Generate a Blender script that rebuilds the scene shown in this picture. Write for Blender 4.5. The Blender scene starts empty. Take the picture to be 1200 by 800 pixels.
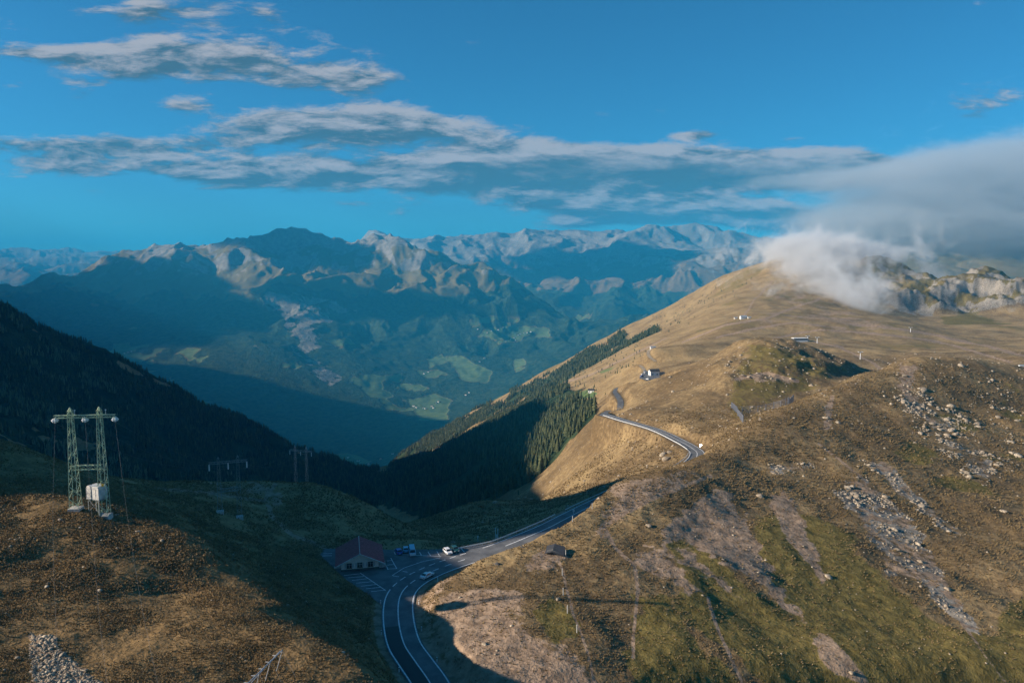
import bpy, bmesh, math, random
import numpy as np
from mathutils import Vector, Matrix
random.seed(7); rng = np.random.default_rng(11)
C = bpy.context.scene.collection
SC = bpy.context.scene
R = math.radians
F = 867.0; H = 88.0
PITCH = math.atan(85.0 / F); CP, SP = math.cos(PITCH), math.sin(PITCH)

def pix_dir(u, v):
    """direction of a point of the photograph as (x/y, z/y)"""
    xc = (np.asarray(u, float) - 600.0) / F; zc = (400.0 - np.asarray(v, float)) / F
    y = CP + SP * zc; z = -SP + CP * zc
    return xc / y, z / y
def to_pix(x, y, z):
    z = z - H
    yc = CP * y - SP * z; zc = SP * y + CP * z
    return 600 + F * x / yc, 400 - F * zc / yc
def pt(u, v, Y):
    a, e = pix_dir(u, v); return (float(a * Y), float(Y), float(H + e * Y))
def at_z(u, v, z):
    a, e = pix_dir(u, v); Y = (z - H) / e; return (float(a * Y), float(Y), float(z))

# ------------------------------------------------------------------ noise
_perm = np.random.default_rng(3).permutation(512).astype(np.int32)
_perm = np.concatenate([_perm, _perm, _perm])
_ang = np.random.default_rng(4).uniform(0, 2 * np.pi, 512)
_gx, _gy = np.cos(_ang).astype(np.float32), np.sin(_ang).astype(np.float32)
def perlin(x, y, seed=0):
    x = np.asarray(x, np.float64) + seed * 17.137; y = np.asarray(y, np.float64) - seed * 9.731
    xi = np.floor(x); yi = np.floor(y)
    fx = (x - xi).astype(np.float32); fy = (y - yi).astype(np.float32)
    xi = xi.astype(np.int64) & 511; yi = yi.astype(np.int64) & 511
    def g(ix, iy, dx, dy):
        h = _perm[_perm[ix & 511] + (iy & 511)]
        return _gx[h] * dx + _gy[h] * dy
    u = fx * fx * fx * (fx * (fx * 6 - 15) + 10); v = fy * fy * fy * (fy * (fy * 6 - 15) + 10)
    a = g(xi, yi, fx, fy); b = g(xi + 1, yi, fx - 1, fy)
    c = g(xi, yi + 1, fx, fy - 1); d = g(xi + 1, yi + 1, fx - 1, fy - 1)
    return (a + u * (b - a)) * (1 - v) + (c + u * (d - c)) * v
def fbm(x, y, lam, octs=4, seed=0, gain=.5):
    o = 0; w = 1; t = 0
    for i in range(octs):
        o = o + w * perlin(x / lam, y / lam, seed + i); t += w; w *= gain; lam *= .47
    return o / t * 1.6
def sstep(a, b, x):
    t = np.clip((x - a) / (b - a), 0, 1); return t * t * (3 - 2 * t)

# ------------------------------------------------------------------ control points (photo x, photo y, distance)
CTRL = []
def line(pts, n=None):
    """points along a ridge or slope line, filled in between"""
    p = np.array(pts, float)
    for i in range(len(p) - 1):
        d = math.hypot((p[i + 1, 0] - p[i, 0]) / F, math.log(p[i + 1, 2] / p[i, 2]))
        k = max(1, int(d / .05))
        for j in range(k):
            t = j / k; q = p[i] * (1 - t) + p[i + 1] * t
            q[2] = math.exp(math.log(p[i, 2]) * (1 - t) + math.log(p[i + 1, 2]) * t)
            CTRL.append(tuple(q))
    CTRL.append(tuple(p[-1]))
def ridge(pts, back=(1.10, 45)):
    line(pts)
    line([(u, v + back[1], Y * back[0]) for u, v, Y in pts])
def zline(pts):
    for x, y, z in pts:
        u, v = to_pix(x, y, z); CTRL.append((float(u), float(v), y))

# left hill: a broad top that falls away to the right
line([(-500, 800, 60), (-200, 800, 86), (0, 800, 95), (200, 800, 102), (330, 800, 106), (420, 800, 110)])
line([(-400, 700, 98), (-150, 690, 122), (0, 690, 131), (120, 690, 137), (200, 690, 144), (262, 682, 152)])
line([(-300, 610, 132), (-100, 610, 150), (0, 606, 160), (60, 602, 165), (100, 600, 168), (123, 606, 169), (150, 611, 171), (195, 623, 167), (240, 640, 163),
      (262, 682, 152), (330, 717, 136), (400, 762, 122), (452, 797, 111)])
line([(0, 560, 186), (70, 572, 188), (140, 585, 190)])
zline([(-300, 130, 45), (-300, 150, 60), (-300, 156, 96), (-300, 163, 120), (-300, 170, 114), (-300, 178, 78), (-300, 194, 74), (-300, 203, 132), (-300, 215, 140), (-300, 240, 146), (-300, 300, 150), (-320, 350, 112), (-360, 400, 84), (-420, 460, 76), (-480, 520, 70)])  # unseen ridge on the left, crest heights and notch shaped to shade the pass
zline([(-440, 150, 70), (-440, 200, 140), (-460, 300, 160), (-470, 400, 90)])
zline([(-200, 150, 40), (-200, 200, 52)])
line([(-80, 500, 250), (-60, 520, 310), (-60, 545, 450)])
ridge([(0, 517, 212), (60, 543, 205), (120, 566, 205), (165, 572, 225)], (1.35, 22))
# shaded flank towards the pass
line([(300, 665, 186), (360, 690, 182), (425, 730, 169), (456, 770, 153)])
line([(230, 620, 200), (300, 640, 205), (360, 662, 204), (396, 684, 198)])
line([(200, 596, 205), (270, 612, 220), (340, 630, 226), (385, 652, 222)])
# round hill behind the house
line([(165, 572, 225), (230, 564, 262), (300, 567, 272), (360, 567, 276), (400, 578, 277), (440, 593, 275), (470, 611, 268), (488, 630, 258)])
line([(300, 592, 250), (360, 600, 252), (420, 615, 252), (455, 628, 248)])
line([(150, 640, 330), (230, 610, 340), (300, 612, 350), (380, 618, 350), (440, 630, 340), (480, 640, 315)])
line([(100, 700, 450), (250, 690, 480), (400, 690, 480)])
# pass
zline([(-44, 205, 0), (-30, 215, 0), (-46, 228, 0), (-20, 222, 0), (-8, 230, 0), (-30, 232, 0), (-56, 222, 0), (-60, 232, 0)])
zline([(-22, 150, 0), (-28, 165, 0), (-30, 180, 0), (-26, 195, 0), (-18, 205, 0), (-19, 140, 0), (-10, 120, -.5), (4, 95, -1)])
zline([(4, 236, 0), (13, 248, -.5), (22, 259, -1)])
line([(450, 646, 252), (500, 644, 256), (560, 640, 256), (610, 628, 266)])
line([(470, 634, 286), (520, 624, 310), (560, 620, 325), (620, 607, 350), (668, 594, 345)])
line([(480, 618, 350), (500, 607, 395), (540, 593, 415), (580, 587, 425), (620, 584, 430), (650, 588, 425)])
line([(500, 660, 520), (550, 640, 540), (600, 625, 560)])
# right hill beside the road
line([(512, 724, 174), (516, 694, 189), (532, 678, 198), (556, 662, 206), (582, 650, 213), (610, 640, 219), (640, 622, 232), (668, 601, 246), (700, 586, 258), (740, 567, 274), (770, 555, 286), (812, 541, 308), (832, 537, 325), (865, 514, 352), (900, 494, 385),
      (932, 474, 430), (975, 456, 470), (1002, 441, 500), (1050, 425, 530), (1085, 420, 540), (1140, 424, 550), (1200, 431, 560), (1400, 440, 590), (1800, 450, 600)])
line([(540, 740, 166), (600, 745, 163), (700, 740, 170), (800, 740, 177), (900, 740, 187), (1050, 740, 197), (1200, 740, 205), (1500, 740, 212), (2000, 740, 216)])
line([(530, 800, 145), (590, 800, 144), (700, 800, 149), (850, 800, 160), (1000, 800, 170), (1200, 800, 180), (1500, 800, 186), (2000, 800, 190)])
line([(600, 680, 194), (660, 665, 204), (750, 660, 210), (850, 660, 219), (950, 660, 234), (1100, 660, 248), (1200, 660, 256), (1500, 660, 265), (2000, 660, 270)])
line([(720, 605, 248), (800, 600, 260), (900, 600, 275), (1000, 600, 287), (1200, 600, 315), (1500, 600, 325)])
line([(880, 540, 335), (1000, 540, 348), (1100, 540, 365), (1200, 540, 390), (1500, 540, 420)])
line([(975, 480, 425), (1060, 480, 442), (1200, 480, 480), (1500, 480, 500)])
line([(560, 1000, 110), (700, 1000, 112), (1000, 1000, 150), (1500, 1000, 170)])
line([(200, 1000, 62), (-200, 1000, 55), (420, 1000, 64)])
# beyond the crest: road bench and the slope above it
line([(745, 569, 330), (785, 556, 352), (818, 531, 391), (800, 518, 424), (770, 503, 470), (740, 495, 510), (706, 486, 563)])
line([(850, 503, 440), (870, 490, 450), (905, 482, 468), (935, 478, 480), (990, 462, 540)])
line([(745, 482, 575), (800, 480, 530), (840, 478, 510)])
line([(730, 462, 700), (800, 450, 640), (850, 450, 570), (900, 440, 600), (960, 445, 620), (1010, 448, 640)])
line([(800, 432, 780), (850, 420, 700), (900, 425, 640), (960, 428, 660), (1010, 440, 680)])
line([(820, 421, 800), (850, 409, 740), (885, 402, 700), (905, 407, 720), (935, 406, 735), (965, 416, 740), (1000, 432, 745), (1030, 440, 730)])
line([(820, 428, 920), (850, 424, 900), (885, 420, 880), (935, 424, 890), (990, 440, 880), (1060, 440, 760), (1130, 440, 720), (1200, 446, 720), (1500, 460, 720)])
line([(755, 443, 870), (770, 440, 890), (790, 443, 880)])
line([(860, 409, 1120), (890, 402, 1180), (920, 398, 1240), (950, 398, 1250), (975, 403, 1160), (1010, 425, 960)])
line([(1000, 400, 1300), (1050, 412, 1050), (1120, 415, 980), (1200, 424, 900), (1500, 424, 900)])
line([(765, 410, 1120), (800, 412, 1080), (840, 412, 1080)])
# below the road, towards the valley
line([(770, 535, 425), (725, 520, 500), (700, 508, 590)])
line([(755, 556, 380), (735, 550, 430), (700, 541, 500), (680, 527, 610), (668, 505, 760)])
line([(680, 578, 430), (650, 565, 560), (640, 545, 720), (650, 520, 900)])
line([(600, 598, 560), (580, 580, 800), (600, 550, 950), (640, 500, 1200), (650, 470, 1450)])
line([(500, 606, 900), (520, 585, 1000), (550, 560, 1150), (560, 520, 1450), (600, 490, 1500)])
line([(420, 588, 1500), (450, 580, 1400), (500, 565, 1450), (500, 545, 1700), (550, 515, 1750)])
line([(380, 620, 1500), (430, 620, 1200), (480, 640, 900), (400, 680, 900), (300, 680, 1000)])
line([(405, 580, 1800), (440, 562, 1950), (470, 546, 2050)])
# meadow terrace and the mountain on the right
line([(680, 466, 1130), (693, 459, 1150), (720, 450, 1100), (740, 448, 1000)])
line([(700, 474, 860), (690, 490, 880), (715, 466, 800)])
line([(660, 458, 1480), (700, 446, 1500), (740, 419, 1600), (780, 394, 1700), (830, 362, 1950), (868, 336, 2150), (892, 312, 2300)])
line([(620, 470, 2050), (660, 448, 2150), (700, 425, 2200), (740, 402, 2250), (800, 368, 2350)])
ridge([(400, 590, 3080), (440, 557, 3020), (470, 533, 2980), (500, 512, 2950), (550, 484, 2900), (600, 456, 2850), (650, 431, 2800), (700, 406, 2750), (740, 385, 2700), (800, 354, 2650), (860, 320, 2550), (892, 307, 2480), (940, 299, 2450), (985, 303, 2420), (1020, 318, 2400), (1036, 321, 2330), (1055, 323, 2280), (1078, 330, 2230), (1100, 348, 2180), (1118, 344, 2130), (1140, 331, 2100), (1163, 324, 2080), (1180, 330, 2060), (1200, 344, 2050), (1300, 335, 2000), (1500, 320, 2000)], (1.12, 60))
line([(500, 530, 2600), (560, 500, 2500), (640, 460, 2350)])
line([(880, 350, 1850), (940, 350, 1850), (1000, 352, 1850), (1050, 352, 1900), (1100, 372, 1800), (1150, 372, 1750), (1200, 378, 1700)])
line([(850, 380, 1450), (900, 378, 1450), (960, 378, 1450), (1020, 380, 1420), (1100, 395, 1350), (1200, 400, 1300), (1500, 400, 1200)])
# left slope of the valley and the mountain it belongs to (mostly out of the picture)
zline([(-1450, 600, 470), (-1450, 660, 465), (-1450, 750, 440), (-1450, 850, 440), (-1450, 950, 440), (-1470, 1080, 440), (-1480, 1180, 430), (-1500, 1300, 425), (-1560, 1420, 420), (-1700, 1550, 390)])  # unseen crest, heights set so its shade covers the wood below the hairpin
ridge([(-1600, -300, 1500), (-1000, -40, 1500), (-700, 80, 1550), (-400, 190, 1680), (-200, 268, 1750), (0, 361, 1900), (60, 392, 1950), (100, 411, 2000), (150, 436, 2050), (200, 461, 2100), (300, 512, 2200), (360, 543, 2270), (400, 562, 2330), (440, 585, 2400)], (1.15, 60))
line([(-300, 450, 1050), (-150, 480, 1150), (0, 524, 1250), (100, 555, 1300), (180, 575, 1350), (260, 585, 1400), (330, 588, 1500)])
line([(-300, 490, 700), (0, 580, 700), (200, 660, 700)])
line([(-200, 380, 1500), (0, 440, 1600), (100, 485, 1650), (200, 530, 1700), (300, 562, 1750)])
# valley floor and the mountain beyond it
line([(-500, 560, 3600), (0, 560, 3900), (150, 565, 4200), (250, 562, 4500), (350, 558, 4800), (420, 548, 5100), (470, 508, 5700), (520, 484, 6200), (600, 450, 6800)])
line([(650, 480, 4600), (700, 450, 5000), (800, 420, 5000), (900, 400, 5000)])
line([(50, 480, 5600), (150, 470, 5800), (250, 470, 6000), (350, 490, 6000), (430, 500, 6000)])
line([(50, 420, 6800), (140, 415, 6900), (205, 420, 6900), (250, 408, 7000), (310, 403, 7100), (370, 430, 6900), (440, 440, 7000), (500, 432, 7400), (560, 412, 7900), (620, 395, 8400), (680, 385, 8700)])
line([(60, 380, 7900), (150, 372, 8000), (230, 370, 8100), (300, 360, 8300), (330, 345, 8700), (390, 350, 8700), (440, 366, 8500), (520, 370, 8500), (600, 372, 8700), (660, 382, 8800)])
ridge([(-600, 330, 8500), (-200, 345, 8600), (20, 361, 9000), (60, 341, 9300), (130, 317, 9800), (180, 309, 10000), (208, 308, 10200), (240, 305, 10300), (290, 299, 10500), (330, 292, 10500), (345, 288, 10500), (380, 282, 10500), (405, 287, 10450), (440, 297, 10300), (480, 302, 10200), (520, 311, 10000), (560, 323, 9800), (600, 341, 9500), (640, 359, 9200), (680, 377, 9000), (720, 392, 8900)], (1.16, 70))
line([(340, 318, 9600), (420, 330, 9500), (500, 338, 9300), (560, 350, 9200)])
# far range
line([(600, 375, 11500), (660, 376, 11300), (720, 376, 11000), (780, 362, 11500), (850, 345, 11800)])
line([(560, 338, 13500), (600, 330, 13800), (680, 335, 13500), (740, 330, 13200), (800, 322, 13000), (870, 310, 12800)])
line([(620, 322, 14500), (700, 316, 14300), (760, 300, 14600), (830, 290, 14800), (870, 292, 14500)])
ridge([(300, 312, 16500), (345, 306, 16500), (400, 300, 16300), (425, 290, 16300), (441, 284, 16200), (460, 294, 16400), (485, 302, 16600), (505, 297, 16900), (525, 285, 17000), (540, 277, 17000), (558, 283, 17100), (580, 291, 17200), (610, 294, 17300), (640, 288, 17400), (665, 283, 17300), (690, 277, 17200), (710, 284, 17200), (740, 283, 17000), (768, 271, 16800), (788, 281, 16800), (815, 268, 16800), (840, 278, 16800), (870, 284, 16500), (900, 291, 16000), (960, 300, 15500)], (1.12, 50))
ridge([(960, 310, 9500), (1040, 306, 9000), (1100, 308, 9000), (1200, 314, 9000), (1500, 320, 9000)], (1.15, 60))
line([(950, 360, 6000), (1100, 360, 5500), (1300, 360, 5500)])
ridge([(-500, 326, 24000), (-100, 325, 24500), (0, 323, 25000), (40, 318, 25000), (80, 315, 25000), (120, 311, 25200), (150, 316, 25500), (190, 316, 27000), (240, 314, 27000)], (1.06, 30))
line([(-100, 352, 15000), (0, 345, 15000), (60, 330, 17000), (110, 322, 19000)])
line([(-500, 380, 11500), (0, 380, 11800), (60, 372, 12200), (130, 350, 13000), (240, 340, 13500)])
line([(-1000, 340, 31500), (-300, 340, 31500), (300, 338, 31500), (900, 338, 31500), (1400, 338, 31500)])
line([(400, 330, 21000), (700, 325, 21000), (1000, 325, 21000), (1300, 330, 16000)])
# mountains out of the picture on the left: they throw the shade of the valley
line([(-900, 40, 4200), (-600, 125, 4400), (-350, 215, 4600), (-200, 290, 4700), (-80, 370, 4800)])
line([(-900, 90, 6200), (-600, 160, 6200), (-350, 240, 6300), (-220, 310, 6400), (-80, 390, 6500)])

P = np.array(CTRL)
_a, _e = pix_dir(P[:, 0], P[:, 1]); _L = np.log(P[:, 2])
# thin out points that lie on top of each other
keep = []; cells = {}
for i in range(len(_a)):
    k = (round(_a[i] / .018), round(_L[i] / .018))
    if k not in cells: cells[k] = i; keep.append(i)
keep = np.array(keep); A0, L0, E0 = _a[keep], _L[keep], _e[keep]
BETA = 1.25
def phi(r2): return np.power(r2 + 2e-5, BETA / 2)
n = len(A0)
M = np.zeros((n + 3, n + 3))
M[:n, :n] = -phi((A0[:, None] - A0) ** 2 + (L0[:, None] - L0) ** 2) + np.eye(n) * 3e-3
M[:n, n] = M[n, :n] = 1; M[:n, n + 1] = M[n + 1, :n] = A0; M[:n, n + 2] = M[n + 2, :n] = L0
W = np.linalg.solve(M, np.concatenate([E0, [0, 0, 0]]))
def base_e(a, L):
    a = a.ravel(); L = L.ravel(); out = np.empty(len(a))
    for s in range(0, len(a), 20000):
        r2 = (a[s:s + 20000, None] - A0) ** 2 + (L[s:s + 20000, None] - L0) ** 2
        out[s:s + 20000] = -phi(r2.astype(np.float32)) @ W[:n] + W[n] + W[n + 1] * a[s:s + 20000] + W[n + 2] * L[s:s + 20000]
    return out

# ------------------------------------------------------------------ grid
def ramp(bands):
    out = [bands[0][0]]
    for lo, hi, d in bands:
        k = max(1, int(round((hi - lo) / d))); out += list(lo + (hi - lo) * np.arange(1, k + 1) / k)
    return np.array(out)
ln = math.log
Q = 1.0
AG = ramp([(-2.6, -1.2, .012), (-1.2, -.78, .006), (-.78, .78, .00155 * Q), (.78, 1.6, .01)])
LG = ramp([(ln(42), ln(75), .012), (ln(75), ln(320), .0036 * Q), (ln(320), ln(1000), .0042 * Q), (ln(1000), ln(3200), .0048 * Q), (ln(3200), ln(5000), .01), (ln(5000), ln(11500), .0028 * Q),
           (ln(11500), ln(18500), .003 * Q), (ln(18500), ln(33000), .008)])
NA, NL = len(AG), len(LG)
ca, cl = AG[np.r_[0:NA - 1:3, NA - 1]], LG[np.r_[0:NL - 1:3, NL - 1]]
ce = base_e(*np.meshgrid(ca, cl)).reshape(len(cl), len(ca))
def interp_rows(x, xp, M):      # linear along the last axis
    i = np.clip(np.searchsorted(xp, x) - 1, 0, len(xp) - 2); t = (x - xp[i]) / (xp[i + 1] - xp[i])
    return M[:, i] * (1 - t) + M[:, i + 1] * t
E = interp_rows(AG, ca, ce); E = interp_rows(LG, cl, E.T).T
YY = np.exp(LG)[:, None] * np.ones(NA); XX = YY * AG
ZZ = H + E * YY
UU, VV = to_pix(XX, YY, ZZ)

def inpoly(px, py, poly, feather):
    """signed-distance mask of a polygon: 1 inside, fading over feather"""
    px = np.asarray(px); py = np.asarray(py); poly = np.array(poly, float)
    ins = np.zeros(px.shape, bool); d2 = np.full(px.shape, 1e18)
    for i in range(len(poly)):
        x0, y0 = poly[i]; x1, y1 = poly[(i + 1) % len(poly)]
        c = ((y0 > py) != (y1 > py))
        with np.errstate(divide='ignore', invalid='ignore'):
            ins ^= c & (px < (x1 - x0) * (py - y0) / (y1 - y0 + 1e-12) + x0)
        dx, dy = x1 - x0, y1 - y0; t = np.clip(((px - x0) * dx + (py - y0) * dy) / (dx * dx + dy * dy + 1e-12), 0, 1)
        d2 = np.minimum(d2, (px - x0 - t * dx) ** 2 + (py - y0 - t * dy) ** 2)
    sd = np.where(ins, 1, -1) * np.sqrt(d2)
    return sstep(-feather, feather, sd)
def zone(poly, y0, y1, feather=6, wob=0, lam=.05, seed=0):
    """mask over the ground: the outline is given where it shows in the photograph and kept between two distances"""
    p = np.array(poly, float); pad = feather + wob * 1.6 + 2
    m = (YY > y0) & (YY < y1) & (UU > p[:, 0].min() - pad) & (UU < p[:, 0].max() + pad) & (VV > p[:, 1].min() - pad) & (VV < p[:, 1].max() + pad)
    out = np.zeros(YY.shape, np.float32)
    if m.any():
        u, v = UU[m], VV[m]
        if wob:
            l = lam * (y0 + min(y1, y0 * 3)) / 2
            u = u + wob * fbm(XX[m], YY[m], l, 4, seed + 50); v = v + wob * fbm(XX[m], YY[m], l, 4, seed + 70)
        out[m] = inpoly(u, v, p, feather)
    return out
# ------------------------------------------------------------------ relief added to the smooth shape
CELL = YY * .0038
far = sstep(4500, 8000, YY)
kr = np.where(YY > 5000, .02 + .135 * sstep(6500, 9000, YY), .018)            # ridged
kg = np.where(YY > 5000, .04, .030)                                          # rounded
farrange = sstep(12000, 14000, YY); kr = kr - .045 * farrange
rocky = zone([(1010, 300), (1210, 300), (1210, 395), (1120, 392), (1060, 362), (1010, 345)], 1800, 2500, 8)   # crags
kr = kr + .15 * rocky
righthill = ((YY < 640) & (UU > 490) & (XX > -25)) * 1.0; kr = kr + .006 * righthill
leftside = sstep(900, 1300, YY) * (1 - sstep(2600, 3200, YY)) * (1 - sstep(380, 480, UU))
kr = kr + .08 * leftside
knob = zone([(820, 440), (860, 408), (890, 400), (930, 404), (1000, 432), (960, 452), (850, 455)], 450, 900, 8)
kr = kr + .05 * knob; kg = kg + .02 * knob
nearl = (UU < 470) & (YY < 240)
lam = .45; i = 0
DZ = np.zeros_like(ZZ)
wx = fbm(XX, YY, 900, 3, 31) * 260 * far; wy = fbm(XX, YY, 900, 3, 41) * 260 * far
while lam < 5200:
    w = sstep(1.0, 2.4, lam / CELL) * (1 - sstep(.12, .34, lam / YY))
    m = w > .003
    if m.any():
        x, y = XX[m] + wx[m], YY[m] + wy[m]
        c, s = math.cos(i * 1.3), math.sin(i * 1.3); x, y = x * c - y * s, x * s + y * c
        nz = perlin(x / lam, y / lam, 100 + i)
        rg = .55 - 2.0 * np.abs(nz)
        krm = kr[m] - (.12 * rocky[m] if lam > 260 else 0)
        DZ[m] += w[m] * lam * (kg[m] * nz * 1.3 + krm * rg)
    lam *= 1.72; i += 1
calm = 1 - .8 * sstep(0, 1, zone([(395, 680), (440, 710), (470, 690), (560, 655), (670, 606), (660, 596), (560, 636), (440, 636), (380, 640)], 140, 300, 6))
ZZ = ZZ + DZ * calm
ZZ = np.where(ZZ > 1000, 1000 + 260 * np.tanh((ZZ - 1000) / 500), ZZ)

# ------------------------------------------------------------------ the pass road
def spline(pts, step):
    p = [np.array(q, float) for q in pts]; p = [2 * p[0] - p[1]] + p + [2 * p[-1] - p[-2]]; out = []
    for i in range(1, len(p) - 2):
        k = max(2, int(np.linalg.norm(p[i + 1] - p[i]) / step))
        for j in range(k):
            t = j / k
            out.append(.5 * (2 * p[i] + (p[i + 1] - p[i - 1]) * t + (2 * p[i - 1] - 5 * p[i] + 4 * p[i + 1] - p[i + 2]) * t * t + (3 * p[i] - p[i - 1] - 3 * p[i + 1] + p[i + 2]) * t ** 3))
    out.append(p[-2]); return np.array(out)
ROAD = spline([at_z(516, 825, 0), at_z(503, 798, 0), at_z(487, 775, 0), at_z(474, 755, 0), at_z(468, 733, 0), at_z(466.5, 712, 0), at_z(469, 698, 0), at_z(475, 688.5, 0), at_z(484, 681, 0), at_z(495, 674.5, 0), at_z(515, 665.5, 0),
               at_z(539, 657, 0), at_z(566, 648.5, 0), at_z(592, 639.5, 0), at_z(620, 628, 0), at_z(645, 617, -.6), at_z(666, 606, -2.2), at_z(700, 589, -6), at_z(745, 569, -9), at_z(785, 556, -10.5), at_z(810, 542, -11.2),
               at_z(817, 531, -11.6), at_z(808, 523, -12.2), at_z(795, 516, -13.2), at_z(780, 508.5, -14.8), at_z(765, 502.5, -16.3), at_z(748, 497.5, -18), at_z(730, 492.5, -20), at_z(716, 488, -22), at_z(707, 485.5, -23.5)], 1.5)
def col_spot(u, v, y0, y1):
    a, e = [float(q) for q in pix_dir(u, v)]; i = int(np.argmin(np.abs(AG - a))); ys = np.exp(LG); col = (ZZ[:, i] - H) / ys
    k = np.nonzero((ys > y0) & (ys < y1))[0]; h_ = k[col[k] >= e]; j = h_[0] if len(h_) else k[int(np.argmax(col[k]))]
    return (a * ys[j], ys[j], float(ZZ[j, i]))
def laid(px, y0, y1, step, first=None):
    p = [col_spot(u, v, y0, y1) for u, v in px]
    if first is not None: p = [first] + p
    p = spline(p, step); z = p[:, 2].copy()
    for _ in range(12): z[1:-1] = (z[:-2] + z[1:-1] + z[2:]) / 3
    p[:, 2] = z; return p
ROAD2 = laid([(711, 483.2), (718, 482), (726, 478), (727, 471), (724, 464), (721, 460), (721, 456), (728, 452), (740, 449), (753, 446.5)], 540, 1000, 1.5, tuple(ROAD[-1]))
TRACKS = [laid([(755, 441), (755, 434), (750, 429), (744, 427)], 700, 1100, 3), laid([(768, 424.5), (762, 420), (759.5, 414), (761, 410), (768, 407.5)], 750, 1300, 3)]
HOTEL_Z = col_spot(768, 441, 700, 1100)[2] + .5
HOTEL_LOT = [at_z(749, 443, HOTEL_Z)[:2], at_z(756, 433, HOTEL_Z)[:2], at_z(764, 438, HOTEL_Z)[:2], at_z(774, 441, HOTEL_Z)[:2], at_z(796, 446, HOTEL_Z)[:2], at_z(782, 447.5, HOTEL_Z)[:2], at_z(758, 446, HOTEL_Z)[:2]]
LOT = [at_z(u, v, 0)[:2] for u, v in [(385, 664), (404, 680), (424, 692), (443, 705), (452, 712), (462, 690), (480, 678), (520, 662), (560, 651), (600, 638), (606, 633.5), (580, 636), (545, 640.5), (520, 643), (460, 644), (440, 642.5), (380, 642.5), (372, 650)]]
def near_path(path, half, blend, base):
    """lay the ground along a path level with it"""
    global ZZ
    lo, hi = path.min(0) - blend - half, path.max(0) + blend + half
    m = (XX > lo[0]) & (XX < hi[0]) & (YY > lo[1]) & (YY < hi[1])
    x, y = XX[m], YY[m]; best = np.full(x.shape, 1e9); z = np.zeros(x.shape)
    for q in path:
        d = (x - q[0]) ** 2 + (y - q[1]) ** 2; k = d < best; best[k] = d[k]; z[k] = q[2]
    best = np.sqrt(best); t = 1 - sstep(half, half + blend, best)
    ZZ[m] = ZZ[m] * (1 - t) + (z + base) * t
    out = np.full(XX.shape, 1e9, np.float32); out[m] = best
    return out
DROAD = near_path(ROAD, 5.6, 4.5, -.16)
DROAD = np.minimum(DROAD, near_path(ROAD2, 4.5, 6, -.16))
for tr in TRACKS: DROAD = np.minimum(DROAD, near_path(tr, 2.6, 5, -.16))
_m = (YY < 300) & (XX > -90) & (XX < 30)
_t = np.zeros(XX.shape); _t[_m] = inpoly(XX[_m], YY[_m], LOT, 1.6)
ZZ = ZZ * (1 - _t) + (-.16) * _t; LOTM = _t
_m = (YY < 1060) & (YY > 640) & (XX > 100) & (XX < 260)
_t = np.zeros(XX.shape); _t[_m] = inpoly(XX[_m], YY[_m], HOTEL_LOT, 4)
ZZ = ZZ * (1 - _t) + (HOTEL_Z - .2) * _t
UU, VV = to_pix(XX, YY, ZZ)

def ground(x, y):
    a = x / y; L = math.log(y)
    i = min(max(int(np.searchsorted(AG, a)) - 1, 0), NA - 2); j = min(max(int(np.searchsorted(LG, L)) - 1, 0), NL - 2)
    s = (a - AG[i]) / (AG[i + 1] - AG[i]); t = (L - LG[j]) / (LG[j + 1] - LG[j])
    return float((ZZ[j, i] * (1 - s) + ZZ[j, i + 1] * s) * (1 - t) + (ZZ[j + 1, i] * (1 - s) + ZZ[j + 1, i + 1] * s) * t)
def grounds(x, y):
    a = x / y; L = np.log(y)
    i = np.clip(np.searchsorted(AG, a) - 1, 0, NA - 2); j = np.clip(np.searchsorted(LG, L) - 1, 0, NL - 2)
    s = (a - AG[i]) / (AG[i + 1] - AG[i]); t = (L - LG[j]) / (LG[j + 1] - LG[j])
    return (ZZ[j, i] * (1 - s) + ZZ[j, i + 1] * s) * (1 - t) + (ZZ[j + 1, i] * (1 - s) + ZZ[j + 1, i + 1] * s) * t
EE = (ZZ - H) / YY
def spot(u, v, y0=0, y1=1e9):
    """the first point of the ground seen at a place of the photograph"""
    a, e = pix_dir(u, v); i = int(np.clip(np.searchsorted(AG, a) - 1, 0, NA - 2)); s = (a - AG[i]) / (AG[i + 1] - AG[i])
    col = EE[:, i] * (1 - s) + EE[:, i + 1] * s
    ys = np.exp(LG)
    hit = np.nonzero((col >= e) & (ys > y0) & (ys < y1))[0]
    if not len(hit):
        ok = np.nonzero((ys > y0) & (ys < y1))[0]; j = ok[int(np.argmax(col[ok]))]; Y = ys[j]
    else:
        j = hit[0]; Y = ys[j]
        if j > 0 and col[j - 1] < e: Y = math.exp(LG[j - 1] + (LG[j] - LG[j - 1]) * (e - col[j - 1]) / (col[j] - col[j - 1]))
    x = float(a * Y); return Vector((x, float(Y), ground(x, float(Y))))

# ------------------------------------------------------------------ mesh of the land, cut into three sheets that share their borders
def mesh_from(name, verts, faces, attrs=None, smooth=True):
    me = bpy.data.meshes.new(name)
    nv, nf = len(verts), len(faces)
    me.vertices.add(nv); me.vertices.foreach_set('co', np.ascontiguousarray(verts, np.float32).ravel())
    k = faces.shape[1]
    me.loops.add(nf * k); me.loops.foreach_set('vertex_index', np.ascontiguousarray(faces, np.int32).ravel())
    me.polygons.add(nf); me.polygons.foreach_set('loop_start', np.arange(0, nf * k, k, dtype=np.int32))
    try: me.polygons.foreach_set('loop_total', np.full(nf, k, np.int32))
    except Exception: pass
    me.update(calc_edges=True)
    if smooth: me.polygons.foreach_set('use_smooth', np.ones(nf, bool))
    for nm, arr in (attrs or {}).items():
        at = me.attributes.new(nm, 'FLOAT', 'POINT'); at.data.foreach_set('value', np.ascontiguousarray(arr, np.float32).ravel())
    return me
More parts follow.
